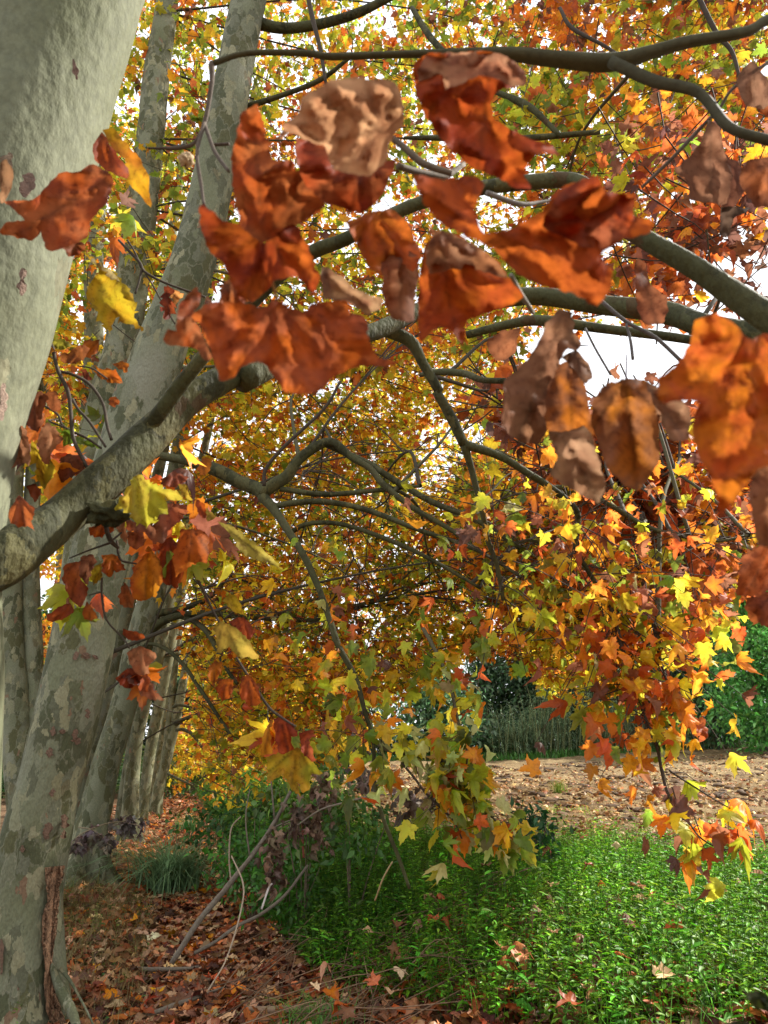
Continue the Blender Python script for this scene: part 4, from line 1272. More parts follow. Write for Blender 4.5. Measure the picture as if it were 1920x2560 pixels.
NL('R', [(600, 430), (700, 400), (740, 560), (760, 690), (790, 840), (760, 880), (560, 770), (500, 650), (520, 520)],
   .80, (.16, .07, .05), (.50, .17, .02), seed=36, base=(640, 410), tipv=(680, 860), amp=.014)
NL('R', [(545, 760), (620, 770), (740, 740), (790, 860), (840, 1040), (800, 1130), (700, 1080), (560, 990), (590, 890)],
   .77, (.46, .34, .28), (.34, .22, .17), seed=17, base=(600, 770), tipv=(810, 1120), amp=.012, label='pale greyish leaf tip pointing down')
NL('R', [(620, 390), (690, 350), (760, 440), (772, 500), (730, 530), (690, 470)], .79, (.2, .12, .1), (.3, .2, .15), seed=37)
NL('Q', [(1390, 450), (1440, 480), (1465, 600), (1500, 700), (1470, 830), (1380, 820), (1310, 810), (1290, 720), (1240, 680), (1350, 560)],
   1.0, (.20, .10, .08), (.34, .2, .16), seed=18, base=(1400, 450), tipv=(1400, 820), amp=.022, pleat=.35)
NL('Q', [(1460, 600), (1540, 660), (1560, 760), (1500, 850), (1450, 840)], 1.02, (.12, .05, .045), (.2, .09, .07), seed=38)
NL('Q', [(1450, 840), (1580, 850), (1500, 900), (1480, 975), (1435, 975), (1450, 900)], 1.0, (.12, .09, .09), (.08, .06, .06), seed=39)
NL('Q', [(1550, 640), (1659, 620), (1760, 640), (1760, 840), (1600, 840), (1530, 730)], .95, (.32, .11, .05), (.22, .09, .06), seed=19)
NL('Q', [(1530, 230), (1600, 190), (1659, 270), (1690, 350), (1640, 400), (1560, 390), (1520, 310)], .9, (.24, .14, .12), (.34, .22, .18), seed=20, base=(1600, 190), tipv=(1600, 400))
NL('Q', [(1600, 390), (1690, 350), (1740, 430), (1659, 440)], .92, OR2, (.3, .14, .08), seed=40)
NL('Q', [(1060, 1090), (1100, 1080), (1130, 1190), (1210, 1260), (1190, 1370), (1100, 1370), (1070, 1290)], 1.1, (.22, .07, .04), (.3, .12, .07), seed=41)
NL('Q', [(400, 1440), (470, 1400), (540, 1390), (520, 1500), (450, 1540), (400, 1500)], 1.2, (.3, .12, .07), (.36, .15, .08), seed=42)
NL('R', [(1530, 1400), (1600, 1340), (1700, 1320), (1700, 1560), (1600, 1600), (1500, 1590), (1510, 1480)], 1.3, (.36, .12, .06), OR2, seed=21, step=7)
NL('R', [(1540, 1610), (1600, 1590), (1720, 1565), (1720, 1770), (1640, 1760), (1560, 1720)], 1.35, (.40, .12, .04), (.34, .09, .03), seed=22, step=7, base=(1700, 1570), tipv=(1560, 1720))
# on and beside the nearest trunk
NL('c1', [(20, 870), (150, 860), (250, 750), (330, 740), (400, 710), (490, 760), (460, 880), (400, 940), (380, 1020), (330, 1050), (220, 1090), (190, 1060), (180, 1000), (140, 1040), (0, 1010), (20, 960), (110, 950), (50, 900)],
   .85, (.38, .12, .055), OR2, seed=23, base=(490, 760), tipv=(100, 1000), amp=.016, pleat=.25, label='curled orange brown leaf across the pale nearest trunk')
NL('c1', [(270, 1050), (350, 1040), (375, 1080), (300, 1115)], .9, OR2, (.4, .14, .06), seed=43)
NL('c1', [(400, 640), (440, 570), (500, 660), (560, 740), (550, 770), (470, 740), (410, 690)], 1.0, OR2, (.4, .1, .02), seed=24)
NL('c1', [(445, 560), (490, 555), (550, 620), (610, 690), (640, 760), (655, 905), (610, 850), (560, 800), (530, 740), (540, 690), (480, 640)], 1.05, (.66, .42, .02), (.55, .22, .02), seed=25, label='yellow leaf streaked orange beside the nearest trunk')
NL('c1', [(0, 700), (40, 690), (60, 760), (30, 860), (0, 880)], 1.05, (.32, .2, .14), (.2, .12, .08), seed=44)
NL('B', [(600, 90), (680, 150), (770, 220), (860, 300), (920, 370), (950, 460), (930, 540), (1000, 630), (930, 600), (850, 580), (800, 540), (760, 650), (710, 590), (640, 490), (600, 400), (600, 310), (690, 215), (620, 150)],
   1.35, (.42, .40, .02), (.62, .44, .02), seed=26, base=(600, 100), tipv=(850, 600), amp=.012, step=6, label='large yellow green leaf hanging point down between two trunks', stalk=[(600, 70)])
NL('B', [(595, 88), (680, 150), (770, 220), (855, 300), (800, 290), (720, 220), (640, 160)], 1.33, (.45, .45, .27), (.38, .4, .2), seed=45, step=6, label='pale underside fold of the yellow green leaf')
NL('B', [(1110, 430), (1140, 325), (1180, 320), (1190, 420), (1215, 440), (1210, 500), (1140, 540), (1120, 480)], 1.9, (.3, .06, .02), RD2, seed=46, step=6)
NL('B', [(1170, 340), (1220, 335), (1270, 370), (1240, 420), (1200, 455)], 1.92, (.66, .34, .12), (.6, .26, .1), seed=47, step=6)
NL('B', [(950, 1615), (1060, 1680), (1140, 1710), (1220, 1740), (1310, 1820), (1145, 1785), (1160, 1870), (1100, 1900), (1060, 1960), (1000, 1975), (920, 1940), (850, 1860), (785, 1850), (850, 1760)],
   1.55, (.30, .36, .03), (.44, .42, .05), seed=27, base=(945, 1620), tipv=(1020, 1970), amp=.01, pleat=.22, step=6, veins=-.6, label='broad green leaf hanging just under the limb')
for i, (o, Y, ca, cb) in enumerate([
        ([(1040, 1810), (1300, 1830), (1290, 1900), (1180, 2000), (1130, 2090), (1060, 2100), (1000, 2020), (880, 2010), (870, 1920), (960, 1960), (1060, 1970)], 1.7, (.36, .1, .05), BR1),
        ([(1110, 1650), (1200, 1600), (1310, 1640), (1240, 1700), (1200, 1710), (1120, 1690)], 1.75, (.36, .12, .08), (.2, .08, .05)),
        ([(1230, 1690), (1290, 1690), (1310, 1770), (1340, 1800), (1290, 1790), (1250, 1760)], 1.72, (.4, .42, .05), (.6, .45, .04)),
        ([(1360, 1790), (1420, 1830), (1425, 1930), (1370, 1900), (1350, 1820)], 1.72, (.7, .14, .02), (.5, .1, .02)),
        ([(1420, 1850), (1500, 1910), (1430, 1950)], 1.72, (.5, .48, .12), (.6, .5, .1)),
        ([(1510, 1950), (1600, 1970), (1700, 2050), (1800, 2120), (1900, 2212), (1960, 2290), (1850, 2230), (1720, 2200), (1640, 2130), (1600, 2040)], 1.8, (.40, .42, .1), (.34, .36, .04)),
        ([(880, 2020), (980, 2000), (1010, 2080), (950, 2150), (890, 2110)], 1.72, (.3, .09, .04), (.4, .14, .06)),
        ([(610, 1990), (700, 1950), (780, 1960), (790, 2010), (690, 2060), (620, 2040)], 1.8, (.6, .16, .02), (.5, .1, .02)),
        ([(780, 1920), (850, 1900), (880, 2050), (870, 2110), (810, 2000)], 1.8, (.5, .34, .24), (.4, .16, .08)),
        ([(60, 1880), (130, 1760), (200, 1830), (240, 1850), (220, 1960), (245, 2010), (190, 1980), (130, 1985), (70, 1950)], 1.42, (.4, .12, .05), (.5, .14, .03)),
        ([(170, 1060), (280, 1040), (340, 1080), (300, 1170), (310, 1250), (260, 1330), (190, 1290), (160, 1200)], 1.6, (.3, .12, .08), (.24, .08, .05)),
        ([(300, 1060), (380, 1040), (430, 1160), (380, 1190), (330, 1150)], 1.63, (.28, .1, .05), (.36, .12, .05)),
        ([(120, 1090), (200, 1110), (210, 1200), (160, 1270), (95, 1290), (110, 1200)], 1.58, (.6, .5, .03), (.3, .3, .02)),
        ([(100, 1270), (180, 1300), (215, 1500), (200, 1560), (150, 1540), (90, 1570), (50, 1590), (80, 1400)], 1.55, (.34, .17, .12), (.42, .24, .17)),
        ([(270, 1330), (320, 1260), (380, 1290), (440, 1390), (390, 1420), (350, 1500), (330, 1560), (290, 1530), (260, 1430)], 1.6, (.38, .2, .14), (.44, .16, .06)),
        ([(220, 1390), (270, 1450), (340, 1490), (390, 1600), (300, 1720), (250, 1640), (240, 1540), (160, 1580), (200, 1500)], 1.66, (.62, .5, .03), (.4, .42, .03)),
        ([(180, 1700), (240, 1680), (290, 1730), (250, 1815), (210, 1770)], 1.62, (.36, .1, .04), (.3, .08, .04)),
        ([(410, 1520), (470, 1480), (560, 1520), (600, 1600), (480, 1640), (430, 1680), (400, 1620)], 1.72, (.26, .12, .08), (.2, .08, .05)),
        ([(220, 680), (300, 710), (390, 760), (340, 790), (280, 800), (225, 760)], 1.75, (.6, .22, .03), (.66, .36, .06)),
        ([(400, 800), (470, 780), (560, 720), (620, 750), (580, 830), (500, 860), (420, 840)], 1.8, (.3, .1, .05), (.42, .16, .05)),
        ([(580, 700), (690, 690), (680, 760), (620, 820), (570, 790)], 1.8, (.5, .16, .02), (.42, .14, .03)),
        ([(645, 895), (690, 910), (750, 880), (790, 920), (820, 970), (860, 990), (780, 990), (700, 960)], 1.9, (.7, .26, .03), (.5, .14, .02)),
        ([(780, 860), (850, 830), (895, 860), (880, 920), (820, 890)], 1.95, (.62, .2, .02), (.5, .16, .02)),
        ([(360, 700), (430, 680), (500, 730), (440, 750), (380, 760)], 1.75, (.3, .38, .04), (.36, .4, .05)),
        ([(550, 900), (590, 890), (640, 970), (590, 970)], 1.85, (.34, .08, .03), (.26, .06, .03)),
        ([(750, 1100), (800, 1080), (825, 1130), (790, 1160), (750, 1140)], 2.0, (.56, .14, .03), (.44, .12, .04)),
        ([(420, 1330), (480, 1300), (520, 1400), (440, 1420)], 1.75, (.12, .4, .03), (.2, .42, .03)),
        ([(540, 1390), (620, 1380), (700, 1440), (600, 1420)], 1.8, (.14, .34, .03), (.2, .4, .04)),
]):
    NL('B', o, Y, ca, cb, seed=50 + i, step=6, amp=.009, pleat=.18, curl=.012, teeth=1.4)
for i, (fr, o, Y, ca, cb) in enumerate([
        ('c3', [(640, 870), (665, 900), (700, 960), (700, 1030), (670, 1090), (610, 1110), (570, 1100), (560, 1040), (575, 970), (610, 930)], 1.9, (.68, .30, .02), (.5, .12, .02)),
        ('c3', [(690, 850), (740, 830), (780, 900), (800, 970), (770, 1055), (700, 1030), (680, 930)], 1.95, (.4, .08, .02), (.34, .07, .02)),
        ('c3', [(780, 800), (860, 800), (905, 830), (895, 940), (850, 945), (810, 970), (760, 1010), (745, 920), (770, 860)], 1.85, (.6, .16, .02), (.5, .18, .03)),
        ('c3', [(280, 950), (350, 940), (345, 1010), (385, 1060), (350, 1140), (300, 1100), (270, 1020)], 1.95, (.34, .1, .05), (.46, .12, .03)),
        ('c3', [(350, 920), (400, 905), (420, 940), (395, 980), (380, 1040), (340, 1000)], 1.93, (.3, .14, .1), (.24, .09, .06)),
        ('c3', [(395, 970), (440, 940), (440, 1010), (400, 1050), (388, 1010)], 1.97, (.5, .48, .03), (.6, .5, .03)),
        ('c3', [(440, 915), (500, 905), (545, 975), (490, 985), (475, 1010), (440, 980)], 1.97, (.66, .24, .02), (.5, .12, .02)),
        ('c3', [(510, 1090), (540, 1030), (580, 1100), (575, 1140), (530, 1135)], 1.95, (.4, .18, .1), (.5, .16, .04)),
        ('c3', [(195, 1180), (260, 1130), (310, 1120), (320, 1160), (270, 1190), (210, 1200)], 1.9, (.5, .12, .03), (.34, .06, .03)),
        ('c3', [(355, 1160), (375, 1110), (425, 1180), (400, 1195), (365, 1190)], 1.9, (.6, .2, .03), (.5, .14, .03)),
        ('c3', [(530, 1230), (570, 1240), (600, 1240), (630, 1270), (580, 1285), (530, 1260)], 1.95, (.62, .14, .03), (.44, .1, .03)),
        ('c3', [(550, 1330), (600, 1305), (650, 1320), (680, 1350), (640, 1390), (650, 1430), (590, 1430), (560, 1380)], 1.95, (.4, .13, .06), (.5, .26, .17)),
        ('c3', [(500, 1445), (550, 1400), (600, 1410), (610, 1460), (560, 1490), (530, 1480)], 1.97, (.34, .07, .03), (.28, .05, .02)),
        ('c3', [(600, 1460), (630, 1410), (650, 1450), (640, 1500), (600, 1500)], 1.94, (.5, .14, .05), (.4, .1, .04)),
        ('c5', [(600, 60), (610, 10), (650, 0), (670, 50), (715, 88), (650, 85)], 1.94, (.5, .32, .24), (.56, .22, .14)),
        ('c3', [(920, 1230), (950, 1200), (1010, 1220), (1070, 1270), (1120, 1360), (1060, 1350), (1040, 1365), (990, 1310), (940, 1340), (935, 1280)], 2.05, (.55, .46, .09), (.46, .46, .08)),
        ('c3', [(960, 1110), (990, 1075), (1030, 1100), (1050, 1150), (1070, 1180), (1000, 1150)], 2.1, (.6, .55, .03), (.66, .5, .03)),
        ('c3', [(990, 1200), (1050, 1175), (1105, 1240), (1080, 1280), (1030, 1250)], 2.12, (.4, .08, .03), (.3, .07, .04)),
        ('c3', [(900, 1400), (920, 1370), (965, 1370), (950, 1430), (920, 1480), (900, 1440)], 2.1, (.66, .26, .02), (.55, .16, .02)),
        ('c3', [(930, 1486), (960, 1445), (1010, 1450), (1000, 1520), (960, 1550)], 2.1, (.6, .16, .02), (.5, .1, .02)),
        ('c3', [(1040, 1440), (1070, 1425), (1110, 1470), (1130, 1550), (1080, 1570), (1035, 1520)], 2.1, (.55, .13, .02), (.4, .1, .02)),
        ('c3', [(850, 540), (880, 490), (920, 500), (900, 560), (870, 568)], 2.4, (.6, .22, .02), (.5, .16, .02)),
        ('c3', [(405, 90), (450, 115), (500, 110), (535, 165), (480, 150), (430, 140)], 1.9, (.7, .28, .02), (.6, .14, .02)),
        ('c5', [(1150, 330), (1220, 310), (1290, 290), (1340, 330), (1390, 405), (1345, 410), (1340, 470), (1310, 490), (1280, 440), (1300, 510), (1260, 470), (1215, 410), (1160, 442)], 2.25, (.30, .38, .03), (.62, .44, .03)),
        ('c5', [(1120, 300), (1150, 200), (1180, 160), (1170, 250), (1180, 320), (1130, 330)], 2.25, (.68, .34, .03), (.55, .18, .02)),
        ('c5', [(1180, 170), (1210, 160), (1260, 180), (1290, 240), (1255, 250), (1270, 300), (1210, 325), (1190, 260)], 2.2, (.42, .08, .02), (.3, .05, .02)),
        ('c5', [(1290, 225), (1340, 215), (1370, 245), (1335, 260), (1350, 310), (1365, 355), (1310, 330), (1300, 280)], 2.2, (.4, .1, .05), (.3, .05, .02)),
        ('Q', [(1820, 1180), (1900, 1150), (1900, 1300), (1840, 1290)], 1.3, BR1, BR2),
]):
    NL(fr, o, Y, ca, cb, seed=90 + i, step=6, amp=.009, pleat=.2, curl=.012, teeth=1.4)

for tr in (t0, t1, t2, t3, t4, t5, t6, a1, a2, a3, a4, a5, a6, a7):
    tr.finish()

# ------------------------------------------------------------------ litter
def litter(name, n, sampler, kinds_p, size, lift=.015, flat=1.2, darker=1.0, mat=None, hi_n=0):
    mb = MB()
    pts = np.array([sampler() for _ in range(n)])
    z = np.array([ground_z(x, y) for x, y in pts]) + lift + RNG.uniform(0, .04, n)
    pos = np.column_stack([pts, z])
    kinds = RNG.choice(9, size=n, p=kinds_p)
    near_ = pts[:, 1] < 9
    for m, hi in ((near_, True), (~near_, False)):
        if m.any():
            add_leaves(mb, pos[m], RNG.uniform(*size, m.sum()), kinds[m], hi=hi, hang=0, flat=flat, darker=darker, jitter=.25)
    o = mb.build(name, mat or M_LITTER, smooth=False)
    return tag(o, kind='stuff')


def path_pt():
    Y = 3.0 + 34 * random.random() ** 1.9
    u = random.gauss(-.1, .55)
    return path_x(Y) + u, Y


def path_wide():
    Y = 3.0 + 20 * random.random() ** 1.5
    return path_x(Y) + random.uniform(-1.9, 1.5), Y


def bottom_pt():
    return random.uniform(-2.2, 2.6), random.uniform(3.2, 6.4)


def field_pt():
    while True:
        Y = 8 + 30 * random.random() ** 1.7
        X = random.uniform(-5, 4 + Y * .75)
        if X - path_x(Y) > 2.5 and Y > field_edge(X) - .4:
            return X, Y


PALETTE_BACK0 = PALETTE.copy(), PALETTE_EDGE.copy()
PALETTE[PALE] = (.46, .28, .16); PALETTE_EDGE[PALE] = (.38, .22, .12)
PALETTE[BROWN] = (.26, .125, .06); PALETTE[ORANGE] = (.44, .17, .055); PALETTE[RUST] = (.28, .08, .03)
LP = pal(o=.18, r=.14, b=.34, go=.05, p=.38, d=.08)
litter('fallen_leaves', 11000, path_pt, LP, (.07, .13), lift=.03)
litter('fallen_leaves', 4500, path_wide, pal(b=.4, r=.2, p=.2, d=.2), (.06, .12), lift=.02)
litter('fallen_leaves', 4200, bottom_pt, pal(b=.4, r=.2, p=.12, o=.1, d=.2), (.08, .14), lift=.03)
litter('caught_leaves', 80, lambda: (random.uniform(-.5, 4), random.uniform(3.6, 5.6)), LP, (.07, .12), lift=.24)
litter('caught_leaves', 40, lambda: (random.uniform(-1.5, 5), random.uniform(5, 9)), LP, (.07, .11), lift=.34)
PALETTE[:], PALETTE_EDGE[:] = PALETTE_BACK0
PALETTE_BACK = PALETTE.copy(), PALETTE_EDGE.copy()
PALETTE[BROWN] = (.16, .085, .035); PALETTE[PALE] = (.38, .28, .155); PALETTE[RUST] = (.22, .085, .03); PALETTE[ORANGE] = (.25, .15, .06)
PALETTE_EDGE[BROWN] = (.2, .09, .04); PALETTE_EDGE[PALE] = (.38, .25, .11); PALETTE_EDGE[RUST] = (.25, .08, .03); PALETTE_EDGE[ORANGE] = (.38, .18, .07)
litter('field_leaves', 15000, field_pt, pal(b=.25, p=.42, r=.1, o=.23), (.06, .13), lift=.07, flat=.5)
PALETTE[:], PALETTE_EDGE[:] = PALETTE_BACK

mb = MB()
for _ in range(1100):
    X, Y = field_pt()
    r_ = random.uniform(.03, .09) * (1 + Y / 30)
    blob(mb, np.array([X, Y, ground_z(X, Y) + .05]), r_, np.array((.10, .06, .03)) * random.uniform(.5, 1.3), .9, random.uniform(0, 90), (1.4, 1.2, .6), nf=2.2, seg=8)
tag(mb.build('soil_clods', M_STRIP, smooth=False), kind='stuff')

# ------------------------------------------------------------------ green undergrowth
def blade_leaf():
    P = np.array([[0, 0, 0], [-.18, .3, .03], [0, .32, -.04], [.18, .3, .03], [-.13, .66, .0], [0, .68, -.07], [.13, .66, .0], [0, 1.05, -.2]])
    F = np.array([[0, 2, 1], [0, 3, 2], [1, 2, 5], [1, 5, 4], [2, 3, 6], [2, 6, 5], [4, 5, 7], [5, 6, 7]])
    return P, F


BP, BF = blade_leaf()


def weeds(name, n, sampler, h=(.15, .45), leaf=(.05, .09), col=(.05, .20, .015), var=.35, kind='stuff', label=None, per=9, up=.0, mat=None):
    mb = MB()
    pos, dirs, nr, sz, cl = [], [], [], [], []
    for _ in range(n):
        X, Y = sampler()
        z = ground_z(X, Y)
        H = random.uniform(*h)
        ln = np.array([random.gauss(0, .18), random.gauss(-.05, .18), 1.0])
        tubeP = [np.array([X, Y, z]), np.array([X, Y, z]) + ln * H * .5, np.array([X, Y, z]) + ln * H]
        c = np.array(col) * math.exp(random.gauss(0, var)) * np.array([random.uniform(.7, 1.7), 1, random.uniform(.6, 1.4)])
        if Y < 9:
            tube(mb, tubeP, [.0022, .0018, .001], seg=3, sub=1, col=c * .8, cap=False)
        a0 = random.uniform(0, 6.28)
        for k in range(per):
            w = .25 + .75 * k / (per - 1)
            a = a0 + (k % 2) * math.pi + (k // 2) * 1.57 + random.gauss(0, .3)
            el = random.uniform(-.3, .5) + up
            d = np.array([math.cos(a) * math.cos(el), math.sin(a) * math.cos(el), math.sin(el)])
            pos.append(tubeP[0] + ln * H * w)
            dirs.append(d)
            nn = np.array([-math.cos(a) * math.sin(el), -math.sin(a) * math.sin(el), math.cos(el)]) + RNG.normal(size=3) * .25
            nr.append(nn)
            sz.append(random.uniform(*leaf) * (1.15 - .5 * w))
            cl.append(c * random.uniform(.75, 1.35))
    pos, dirs, nr, sz, cl = map(np.array, (pos, dirs, nr, sz, cl))
    d = norm(dirs); nr = norm(nr - d * (nr * d).sum(1, keepdims=True)); s = np.cross(d, nr)
    V = pos[:, None] + sz[:, None, None] * (BP[None, :, 0:1] * s[:, None] + BP[None, :, 1:2] * d[:, None] + BP[None, :, 2:3] * nr[:, None])
    F = BF[None] + (np.arange(len(pos)) * len(BP))[:, None, None]
    Cc = np.repeat(np.clip(cl, .004, .7)[:, None], len(BP), 1)
    mb.add(V.reshape(-1, 3), F.reshape(-1, 3), Cc.reshape(-1, 3))
    o = mb.build(name, mat or M_GREEN, smooth=False)
    return tag(o, label, kind=kind) if kind == 'stuff' else o


def bank_pt():
    while True:
        Y = random.uniform(3.4, 13.5)
        X = random.uniform(-3.5, 7.5)
        u = X - path_x(Y)
        lim = .82 + .3 * fnoise(X, Y, .8) + (max(0, 6.6 - Y) * .22)
        if u > lim and Y < field_edge(X) + .2 and fnoise(X, Y, .9, 4) > -.42:
            return X, Y


def bank_far():
    Y = random.uniform(11, 30)
    return path_x(Y) + random.uniform(.8, 2.6), Y


weeds('nettle_undergrowth', 12500, bank_pt, (.14, .42), (.036, .075), (.075, .225, .008), var=.45)
weeds('bright_broadleaf_weeds', 200, bank_pt, (.25, .5), (.08, .14), (.10, .30, .02), per=8)
weeds('bank_foot_weeds', 1500, lambda: (lambda Y: (path_x(Y) + random.uniform(.75, 1.7), Y))(random.uniform(6, 13)), (.25, .6), (.05, .10), (.05, .17, .01))
weeds('nettle_undergrowth', 1500, bank_pt, (.1, .3), (.03, .06), (.08, .2, .02), per=12)
weeds('verge_undergrowth', 2200, bank_far, (.2, .6), (.07, .13), (.055, .18, .018))


def left_pt():
    Y = random.uniform(4.6, 9)
    return path_x(Y) + random.uniform(-1.5, -.45), Y


def fieldrim_pt():
    X = random.uniform(-.8, 9)
    return X, field_edge(X) + random.gauss(.1, .35)


weeds('field_edge_weeds', 700, fieldrim_pt, (.2, .55), (.04, .08), (.14, .30, .03), per=10)
weeds('trunk_foot_weeds', 150, left_pt, (.06, .22), (.03, .06), (.07, .13, .02), per=7)


def grass(name, n, sampler, h=(.2, .5), w=.006, col=(.08, .2, .05), bend=.6, label=None, kind='stuff', loc=None, mat=None, var=.25, seg=5):
    mb = MB()
    for _ in range(n):
        X, Y = sampler()
        z = ground_z(X, Y)
        H = random.uniform(*h); a = random.uniform(0, 6.28); b = bend * random.uniform(.4, 1.2)
        dx, dy = math.cos(a), math.sin(a)
        c = np.array(col) * math.exp(random.gauss(0, var))
        V = []
        for i in range(seg + 1):
            t = i / seg
            hx = b * H * t * t
            hz = H * (t - .45 * b * t * t * t)
            ww = w * (1 - t * .92)
            V.append([X + dx * hx - dy * ww, Y + dy * hx + dx * ww, z + hz]); V.append([X + dx * hx + dy * ww, Y + dy * hx - dx * ww, z + hz])
        F = []
        for i in range(seg):
            p = i * 2
            F += [[p, p + 1, p + 3], [p, p + 3, p + 2]]
        mb.add(V, F, np.clip(c, .004, .8))
    o = mb.build(name, mat or M_GREEN, smooth=True)
    return o


def spot(px, py, zoff, r):
    d = ray(px, py)
    t = (zoff - CAMZ) / d[2]
    c = np.array([0, 0, CAMZ]) + d * t
    return lambda: (c[0] + random.gauss(0, r), c[1] + random.gauss(0, r))


tag(grass('grass_tuft', 520, spot(425, 2225, .05, .16), (.6, 1.15), .010, (.19, .33, .15), 1.7), 'blue green tuft of long grass left of the path', 'grass tuft')
tag(grass('grass_tuft', 160, spot(470, 2075, .05, .15), (.3, .6), .008, (.08, .2, .05), .8), 'darker grass tuft where the path narrows', 'grass tuft')
tag(grass('grass_tuft', 160, spot(790, 2440, .35, .1), (.2, .4), .004, (.10, .26, .03), .8), 'thin bright grass among the nettles at the bank edge', 'grass tuft')
tag(grass('grass_tuft', 110, spot(1395, 1960, .95, .08), (.2, .45), .01, (.20, .30, .04), .5), 'small pale green tuft alone in the field', 'grass tuft')
tag(grass('grass_tuft', 90, spot(1410, 2000, .85, .3), (.1, .22), .01, (.20, .34, .04), .5), 'low green patch in the field below the tuft', 'grass tuft')
tag(grass('dry_grass', 3600, left_pt, (.08, .28), .0025, (.22, .18, .06), 1.0), kind='stuff')
tag(grass('dry_grass', 900, lambda: (path_x(15) + 1.5, 15) if False else (lambda Y: (path_x(Y) + random.choice([-1, 1]) * random.uniform(.75, 1.3), Y))(random.uniform(9, 32)), (.15, .4), .006, (.2, .2, .06), 1.0), kind='stuff')
tag(grass('bank_grass', 4500, bank_pt, (.2, .42), .003, (.10, .30, .03), .8), kind='stuff')
tag(grass('field_margin_grass', 5000, lambda: (random.uniform(-14, 36), random.uniform(47, 48.8)), (.3, .8), .04, (.07, .2, .03), .7), kind='stuff')
tag(grass('stubble', 9000, field_pt, (.05, .18), .008, (.40, .28, .12), 1.6, mat=M_LITTER, seg=2), kind='stuff')

# ------------------------------------------------------------------ dead sticks and stems
def stick(label, fr, pts, Ys=None, zs=None, col=(.17, .14, .105), name='dead_stick', lift=0.02, forks=(), group='dead sticks beside the path', cat='stick'):
    P, rr = [], []
    for i, (x, y, h) in enumerate(pts):
        px, py = cv(fr, x, y)
        if Ys:
            q, t = at(px, py, Ys[i])
        else:
            d = ray(px, py); z = zs[i] if zs else .05
            t = (z - CAMZ) / d[2]; q = np.array([0, 0, CAMZ]) + d * t
            q[2] = max(q[2], ground_z(q[0], q[1]) + lift)
        P.append(q); rr.append(h * t / FPX)
    mb = MB()
    C_, _ = tube(mb, P, rr, seg=9, sub=6, col=col, wob=.3, wfreq=14)
    for (k, dx, dy, dz) in forks:
        s = C_[int(k * (len(C_) - 1))]
        e = s + np.array([dx, dy, dz])
        tube(mb, [s, (s + e) / 2 + RNG.normal(size=3) * .03, e], [rr[0] * .4, rr[0] * .3, rr[0] * .15], seg=5, sub=4, col=col)
    o = mb.build(name, M_TWIG, loc=tuple(P[0]))
    return tag(o, label, cat, group)


stick('long grey dead branch leaning up from the path into the bank shrub', 'c5', [(740, 1225, 7), (860, 1040, 7), (960, 920, 7), (1080, 770, 6), (1160, 660, 6), (1210, 570, 5), (1255, 480, 4)], Ys=[5.8, 5.9, 6.0, 6.1, 6.15, 6.2, 6.2], forks=[(.5, -.05, .1, .5), (.75, -.12, .1, .9), (.72, .3, .1, .1)])
stick('pale bare stick lying level across the leaf litter', 'c5', [(520, 1242, 4), (660, 1250, 5), (800, 1247, 4), (860, 1240, 3)], zs=[.08] * 4)
stick('curved fallen branch with pale bark at the lowest part of the path', 'c5', [(560, 1460, 4), (660, 1440, 6), (760, 1405, 7), (860, 1370, 5), (960, 1330, 3)], zs=[.08] * 5)
stick('thick fallen branch half sunk in brown leaves below the bank', 'c5', [(1060, 1420, 6), (1150, 1425, 9), (1300, 1420, 9), (1450, 1405, 8), (1659, 1370, 5)], zs=[.1] * 5, col=(.26, .17, .11))
stick('bent thin branch rising from the litter toward the bank', 'c5', [(840, 1180, 4), (930, 1130, 4), (1030, 1060, 4), (1130, 1010, 4), (1230, 930, 4), (1330, 800, 3)], Ys=[5.9, 6.0, 6.1, 6.2, 6.3, 6.4])
stick('straight slender twig standing out of the bank shrub', 'c5', [(1130, 990, 2.5), (1160, 900, 2.5), (1175, 880, 2)], Ys=[5.7, 5.8, 5.8], col=(.5, .45, .4))
stick('long dry stem arching over the leaves toward the bank foot', 'c5', [(900, 1340, 2), (980, 1200, 2), (1040, 1000, 2), (1050, 880, 2), (1000, 760, 1.6)], Ys=[5.0, 5.3, 5.5, 5.6, 5.7], col=(.36, .28, .2))
stick('thin upright dead stem behind the leaning branch', 'c5', [(1000, 900, 2), (990, 760, 2), (1000, 640, 1.8), (1040, 590, 1.5)], Ys=[6.3] * 4, col=(.36, .28, .2))
stick('horizontal dry runner stretched before the field', 'E', [(300, 960, 2), (420, 880, 2.5), (560, 840, 2.5), (700, 805, 2.2), (860, 800, 1.8)], Ys=[5.9, 5.8, 5.7, 5.6, 5.6])
stick('reddish upright stalk among the dead leaves of the bank shrub', 'E', [(330, 1130, 3), (325, 1020, 3), (325, 900, 2.5)], Ys=[6.4] * 3, col=(.25, .08, .05))
stick('dry hanging stem with frayed roots at its lower end', 'E', [(700, 1350, 2), (740, 1240, 2), (790, 1150, 2)], Ys=[4.3, 4.2, 4.15], col=(.34, .27, .14))
